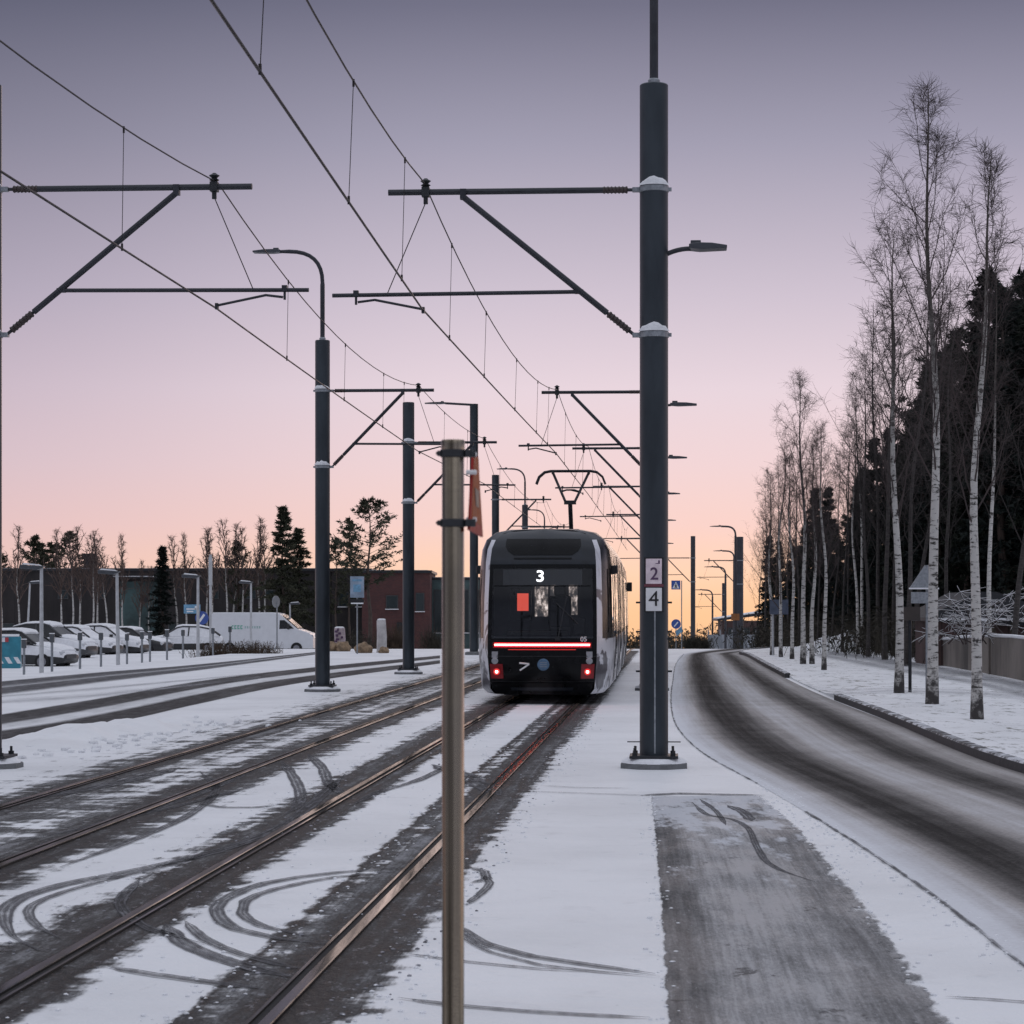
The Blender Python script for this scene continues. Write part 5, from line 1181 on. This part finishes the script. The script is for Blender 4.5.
# snow laden bush by the right birches
r_=random.Random(9); root=thing('snowy_bush','snow laden bush behind the right near birches, above the plank fence','bush',(PX(985,62),62,VZ)); m=MB(); s2=MB()
for i in range(18):
    a=r_.uniform(0,2*PI); p0=Vector((r_.gauss(0,.6),r_.gauss(0,.5),.8)); e=Vector((math.cos(a)*r_.uniform(.4,2.0),math.sin(a)*.9,r_.uniform(.9,2.3))); md=p0.lerp(e,.5)+Vector((0,0,.35)); P_=bez(p0,md,e,6); m.tube(P_,[.02,.016,.013,.011,.009,.007,.004],4,False)
    for q in range(2,6):
        for j in range(5):
            d=Vector((r_.gauss(0,.3),r_.gauss(0,.2),r_.gauss(-.03,.15))); m.tube([P_[q],P_[q]+d],[.008,.003],3,False); s2.tube([P_[q]+Vector((0,0,.014)),P_[q]+d*.9+Vector((0,0,.010))],[.006,.003],4)
    s2.tube([p+Vector((0,0,.02)) for p in P_[2:]],[.0055]*len(P_[2:]),5)
m.build('branches',M['twig'],root,fix=False); s2.build('snow_on_branches',M['snowcap'],root,fix=False)

# left background trees
def far_tree(pr,px,ty,Y,name,label,cat,hp_,wf=1.,lean=(0,0),group=None):
    X=PX(px,Y); z=terrain(X,Y); s=(PZ(ty,Y)-z)/hp_; pr.place(name,label,cat,(X,Y,z),(s*wf,s*wf,s),random.uniform(0,6),group,lean)
bare_far=[Proto(*branch_tree(41,10,.10,.38,26,.5,1.0,6,4,.30,2.6),M['bark'],M['twig2'],BT),Proto(*branch_tree(42,10,.10,.45,22,.65,.9,6,4,.30,2.6),M['bark'],M['twig2'],BT)]
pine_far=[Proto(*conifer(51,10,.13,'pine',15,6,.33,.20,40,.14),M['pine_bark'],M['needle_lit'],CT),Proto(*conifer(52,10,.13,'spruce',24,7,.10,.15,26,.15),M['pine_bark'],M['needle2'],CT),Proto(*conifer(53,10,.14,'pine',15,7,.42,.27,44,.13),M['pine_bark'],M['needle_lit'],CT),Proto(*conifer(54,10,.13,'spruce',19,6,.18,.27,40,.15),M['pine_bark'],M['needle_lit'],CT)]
g2='bare trees in front of the long dark building'
for i,(px,ty,Y) in enumerate(((20,525,186),(2,535,190),(62,528,182),(72,531,176),(80,526,186),(92,533,178),(98,530,190),(108,536,184),(124,534,186),(178,534,190),(186,533,186),(208,526,188),(214,530,182),(226,518,186),(232,523,192),(244,526,188),(258,517,190),(264,524,186),(140,560,192),(150,565,190))):
    far_tree(bare_far[i%2],px,ty,Y,'bare_tree','bare thin birch in front of the long dark building','tree',10,1.,(0,random.gauss(0,.04)),g2)
g3='pines rising above the long dark building'
for i,(px,ty,Y) in enumerate(((2,555,235),(34,537,240),(52,544,240),(70,533,240),(40,545,246))):
    far_tree(pine_far[0],px,ty,Y,'pine_tree','small ragged pine showing above the left roof of the long building','pine',10,1.1,(0,0),g3)
far_tree(pine_far[1],162,546,188,'spruce_tree','narrow dark spruce in front of the teal wall panel','spruce',10,1.2)
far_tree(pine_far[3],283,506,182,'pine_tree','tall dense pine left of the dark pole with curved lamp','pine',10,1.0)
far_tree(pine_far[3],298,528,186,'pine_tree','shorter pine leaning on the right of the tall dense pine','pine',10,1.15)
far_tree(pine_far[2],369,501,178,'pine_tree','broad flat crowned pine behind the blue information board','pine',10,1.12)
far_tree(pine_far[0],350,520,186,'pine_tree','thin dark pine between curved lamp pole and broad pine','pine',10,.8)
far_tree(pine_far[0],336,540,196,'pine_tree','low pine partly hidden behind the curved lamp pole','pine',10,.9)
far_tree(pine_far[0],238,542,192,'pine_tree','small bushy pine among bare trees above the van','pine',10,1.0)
# dark thicket along the building foot
bt=[(PX(px,170),170,terrain(PX(px,170),170)) for px in (-60,60,150,250,330,380)]
thicket('building_thicket','',bt,1.6,1.2,1500,14,M['brush'],True,True,.12)
# far wood beyond the road end
fw=[(PX(px,330),330,terrain(PX(px,330),330)-.5) for px in (560,640,660,680)]+[(PX(px,230),230,terrain(PX(px,230),230)-.5) for px in (775,900)]
thicket('distant_wood','',fw,4.2,3.5,1500,15,M['brush'],True,True,.4)

# ------------------------------------------------------------------ world, sun, camera
w=bpy.data.worlds.new('World'); scene.world=w; w.use_nodes=True; nt=w.node_tree; nt.nodes.clear()
def nn(t,**k):
    x=nt.nodes.new(t)
    for a,b_ in k.items(): setattr(x,a,b_)
    return x
tc=nn('ShaderNodeTexCoord'); sep=nn('ShaderNodeSeparateXYZ'); nt.links.new(tc.outputs['Generated'],sep.inputs[0])
def lin(c): return tuple((x/255/12.92 if x/255<=.04045 else ((x/255+.055)/1.055)**2.4) for x in c)
def wramp(stops,a,b_):
    mr=nn('ShaderNodeMapRange'); nt.links.new(sep.outputs[2],mr.inputs[0]); mr.inputs[1].default_value=a; mr.inputs[2].default_value=b_
    r=nn('ShaderNodeValToRGB'); nt.links.new(mr.outputs[0],r.inputs[0]); r.color_ramp.interpolation='EASE' if 0 else 'LINEAR'; e=r.color_ramp.elements
    while len(e)>1: e.remove(e[-1])
    for i,(z,c) in enumerate(stops):
        p=(z-a)/(b_-a); q=e[0] if i==0 else e.new(p); q.position=p; q.color=(*lin(c),1)
    return r.outputs[0]
ZEN=[(.29,(104,107,128)),(.36,(128,131,148)),(.50,(190,193,206)),(.7,(212,216,229)),(1.0,(214,218,232))]
A=wramp([(-.03,(247,192,140)),(.0,(250,202,158)),(.014,(249,210,182)),(.034,(240,208,203)),(.06,(233,210,215)),(.09,(226,211,222)),(.128,(203,193,209)),(.19,(158,156,177)),(.245,(110,111,133))]+ZEN,-.03,1.0)
B=wramp([(-.03,(236,186,164)),(.0,(238,196,178)),(.014,(234,196,188)),(.034,(225,193,195)),(.06,(212,190,200)),(.09,(198,182,197)),(.128,(174,165,184)),(.19,(132,130,150)),(.245,(92,94,115))]+ZEN,-.03,1.0)
mr=nn('ShaderNodeMapRange',interpolation_type='SMOOTHSTEP'); nt.links.new(sep.outputs[0],mr.inputs[0]); mr.inputs[1].default_value=-.26; mr.inputs[2].default_value=.0
mx=nn('ShaderNodeMix',data_type='RGBA'); nt.links.new(mr.outputs[0],mx.inputs[0]); nt.links.new(B,mx.inputs[6]); nt.links.new(A,mx.inputs[7])
Cr=wramp([(-.03,(120,124,140)),(.0,(138,140,156)),(.05,(150,150,166)),(.12,(146,148,166)),(.245,(140,144,164))]+ZEN[1:],-.03,1.0)
m2=nn('ShaderNodeMapRange',interpolation_type='SMOOTHSTEP'); nt.links.new(sep.outputs[1],m2.inputs[0]); m2.inputs[1].default_value=.35; m2.inputs[2].default_value=-.35
mx2=nn('ShaderNodeMix',data_type='RGBA'); nt.links.new(m2.outputs[0],mx2.inputs[0]); nt.links.new(mx.outputs[2],mx2.inputs[6]); nt.links.new(Cr,mx2.inputs[7]); mx=mx2
# clear twilight of the Sky Texture, sun at the horizon ahead
sky=nn('ShaderNodeTexSky',sky_type='NISHITA'); sky.sun_disc=False; sky.sun_elevation=math.radians(1.0); sky.sun_rotation=math.radians(5); sky.altitude=100
sk=nn('ShaderNodeVectorMath',operation='SCALE'); nt.links.new(sky.outputs[0],sk.inputs[0]); sk.inputs['Scale'].default_value=.004
ad=nn('ShaderNodeVectorMath',operation='ADD'); nt.links.new(mx.outputs[2],ad.inputs[0]); nt.links.new(sk.outputs[0],ad.inputs[1])
bg=nn('ShaderNodeBackground'); nt.links.new(ad.outputs[0],bg.inputs[0]); bg.inputs[1].default_value=1.0
wo=nn('ShaderNodeOutputWorld'); nt.links.new(bg.outputs[0],wo.inputs[0])
sd=bpy.data.lights.new('sun','SUN'); sd.energy=.2; sd.angle=math.radians(20); sd.color=(1,.72,.56); so=bpy.data.objects.new('sun',sd); COL.objects.link(so)
az=math.radians(5); el=math.radians(5); dv=Vector((math.sin(az)*math.cos(el),math.cos(az)*math.cos(el),math.sin(el))); so.rotation_euler=dv.to_track_quat('Z','Y').to_euler(); so.location=(30,200,60)

cd=bpy.data.cameras.new('camera'); cd.sensor_width=36; cd.lens=F*36/1024; cd.shift_y=(HY-512)/1024; cd.clip_end=4000; cd.clip_start=.1
cd.dof.use_dof=True; cd.dof.focus_distance=36; cd.dof.aperture_fstop=13
co=bpy.data.objects.new('camera',cd); COL.objects.link(co); co.location=(0,0,EYE); co.rotation_euler=(PI/2,0,0); scene.camera=co
vs=scene.view_settings; vs.view_transform='Standard'; vs.look='None'; vs.exposure=0; vs.gamma=1; vs.use_curve_mapping=False
scene.render.engine='CYCLES'; scene.cycles.use_denoising=True; scene.cycles.transparent_max_bounces=16
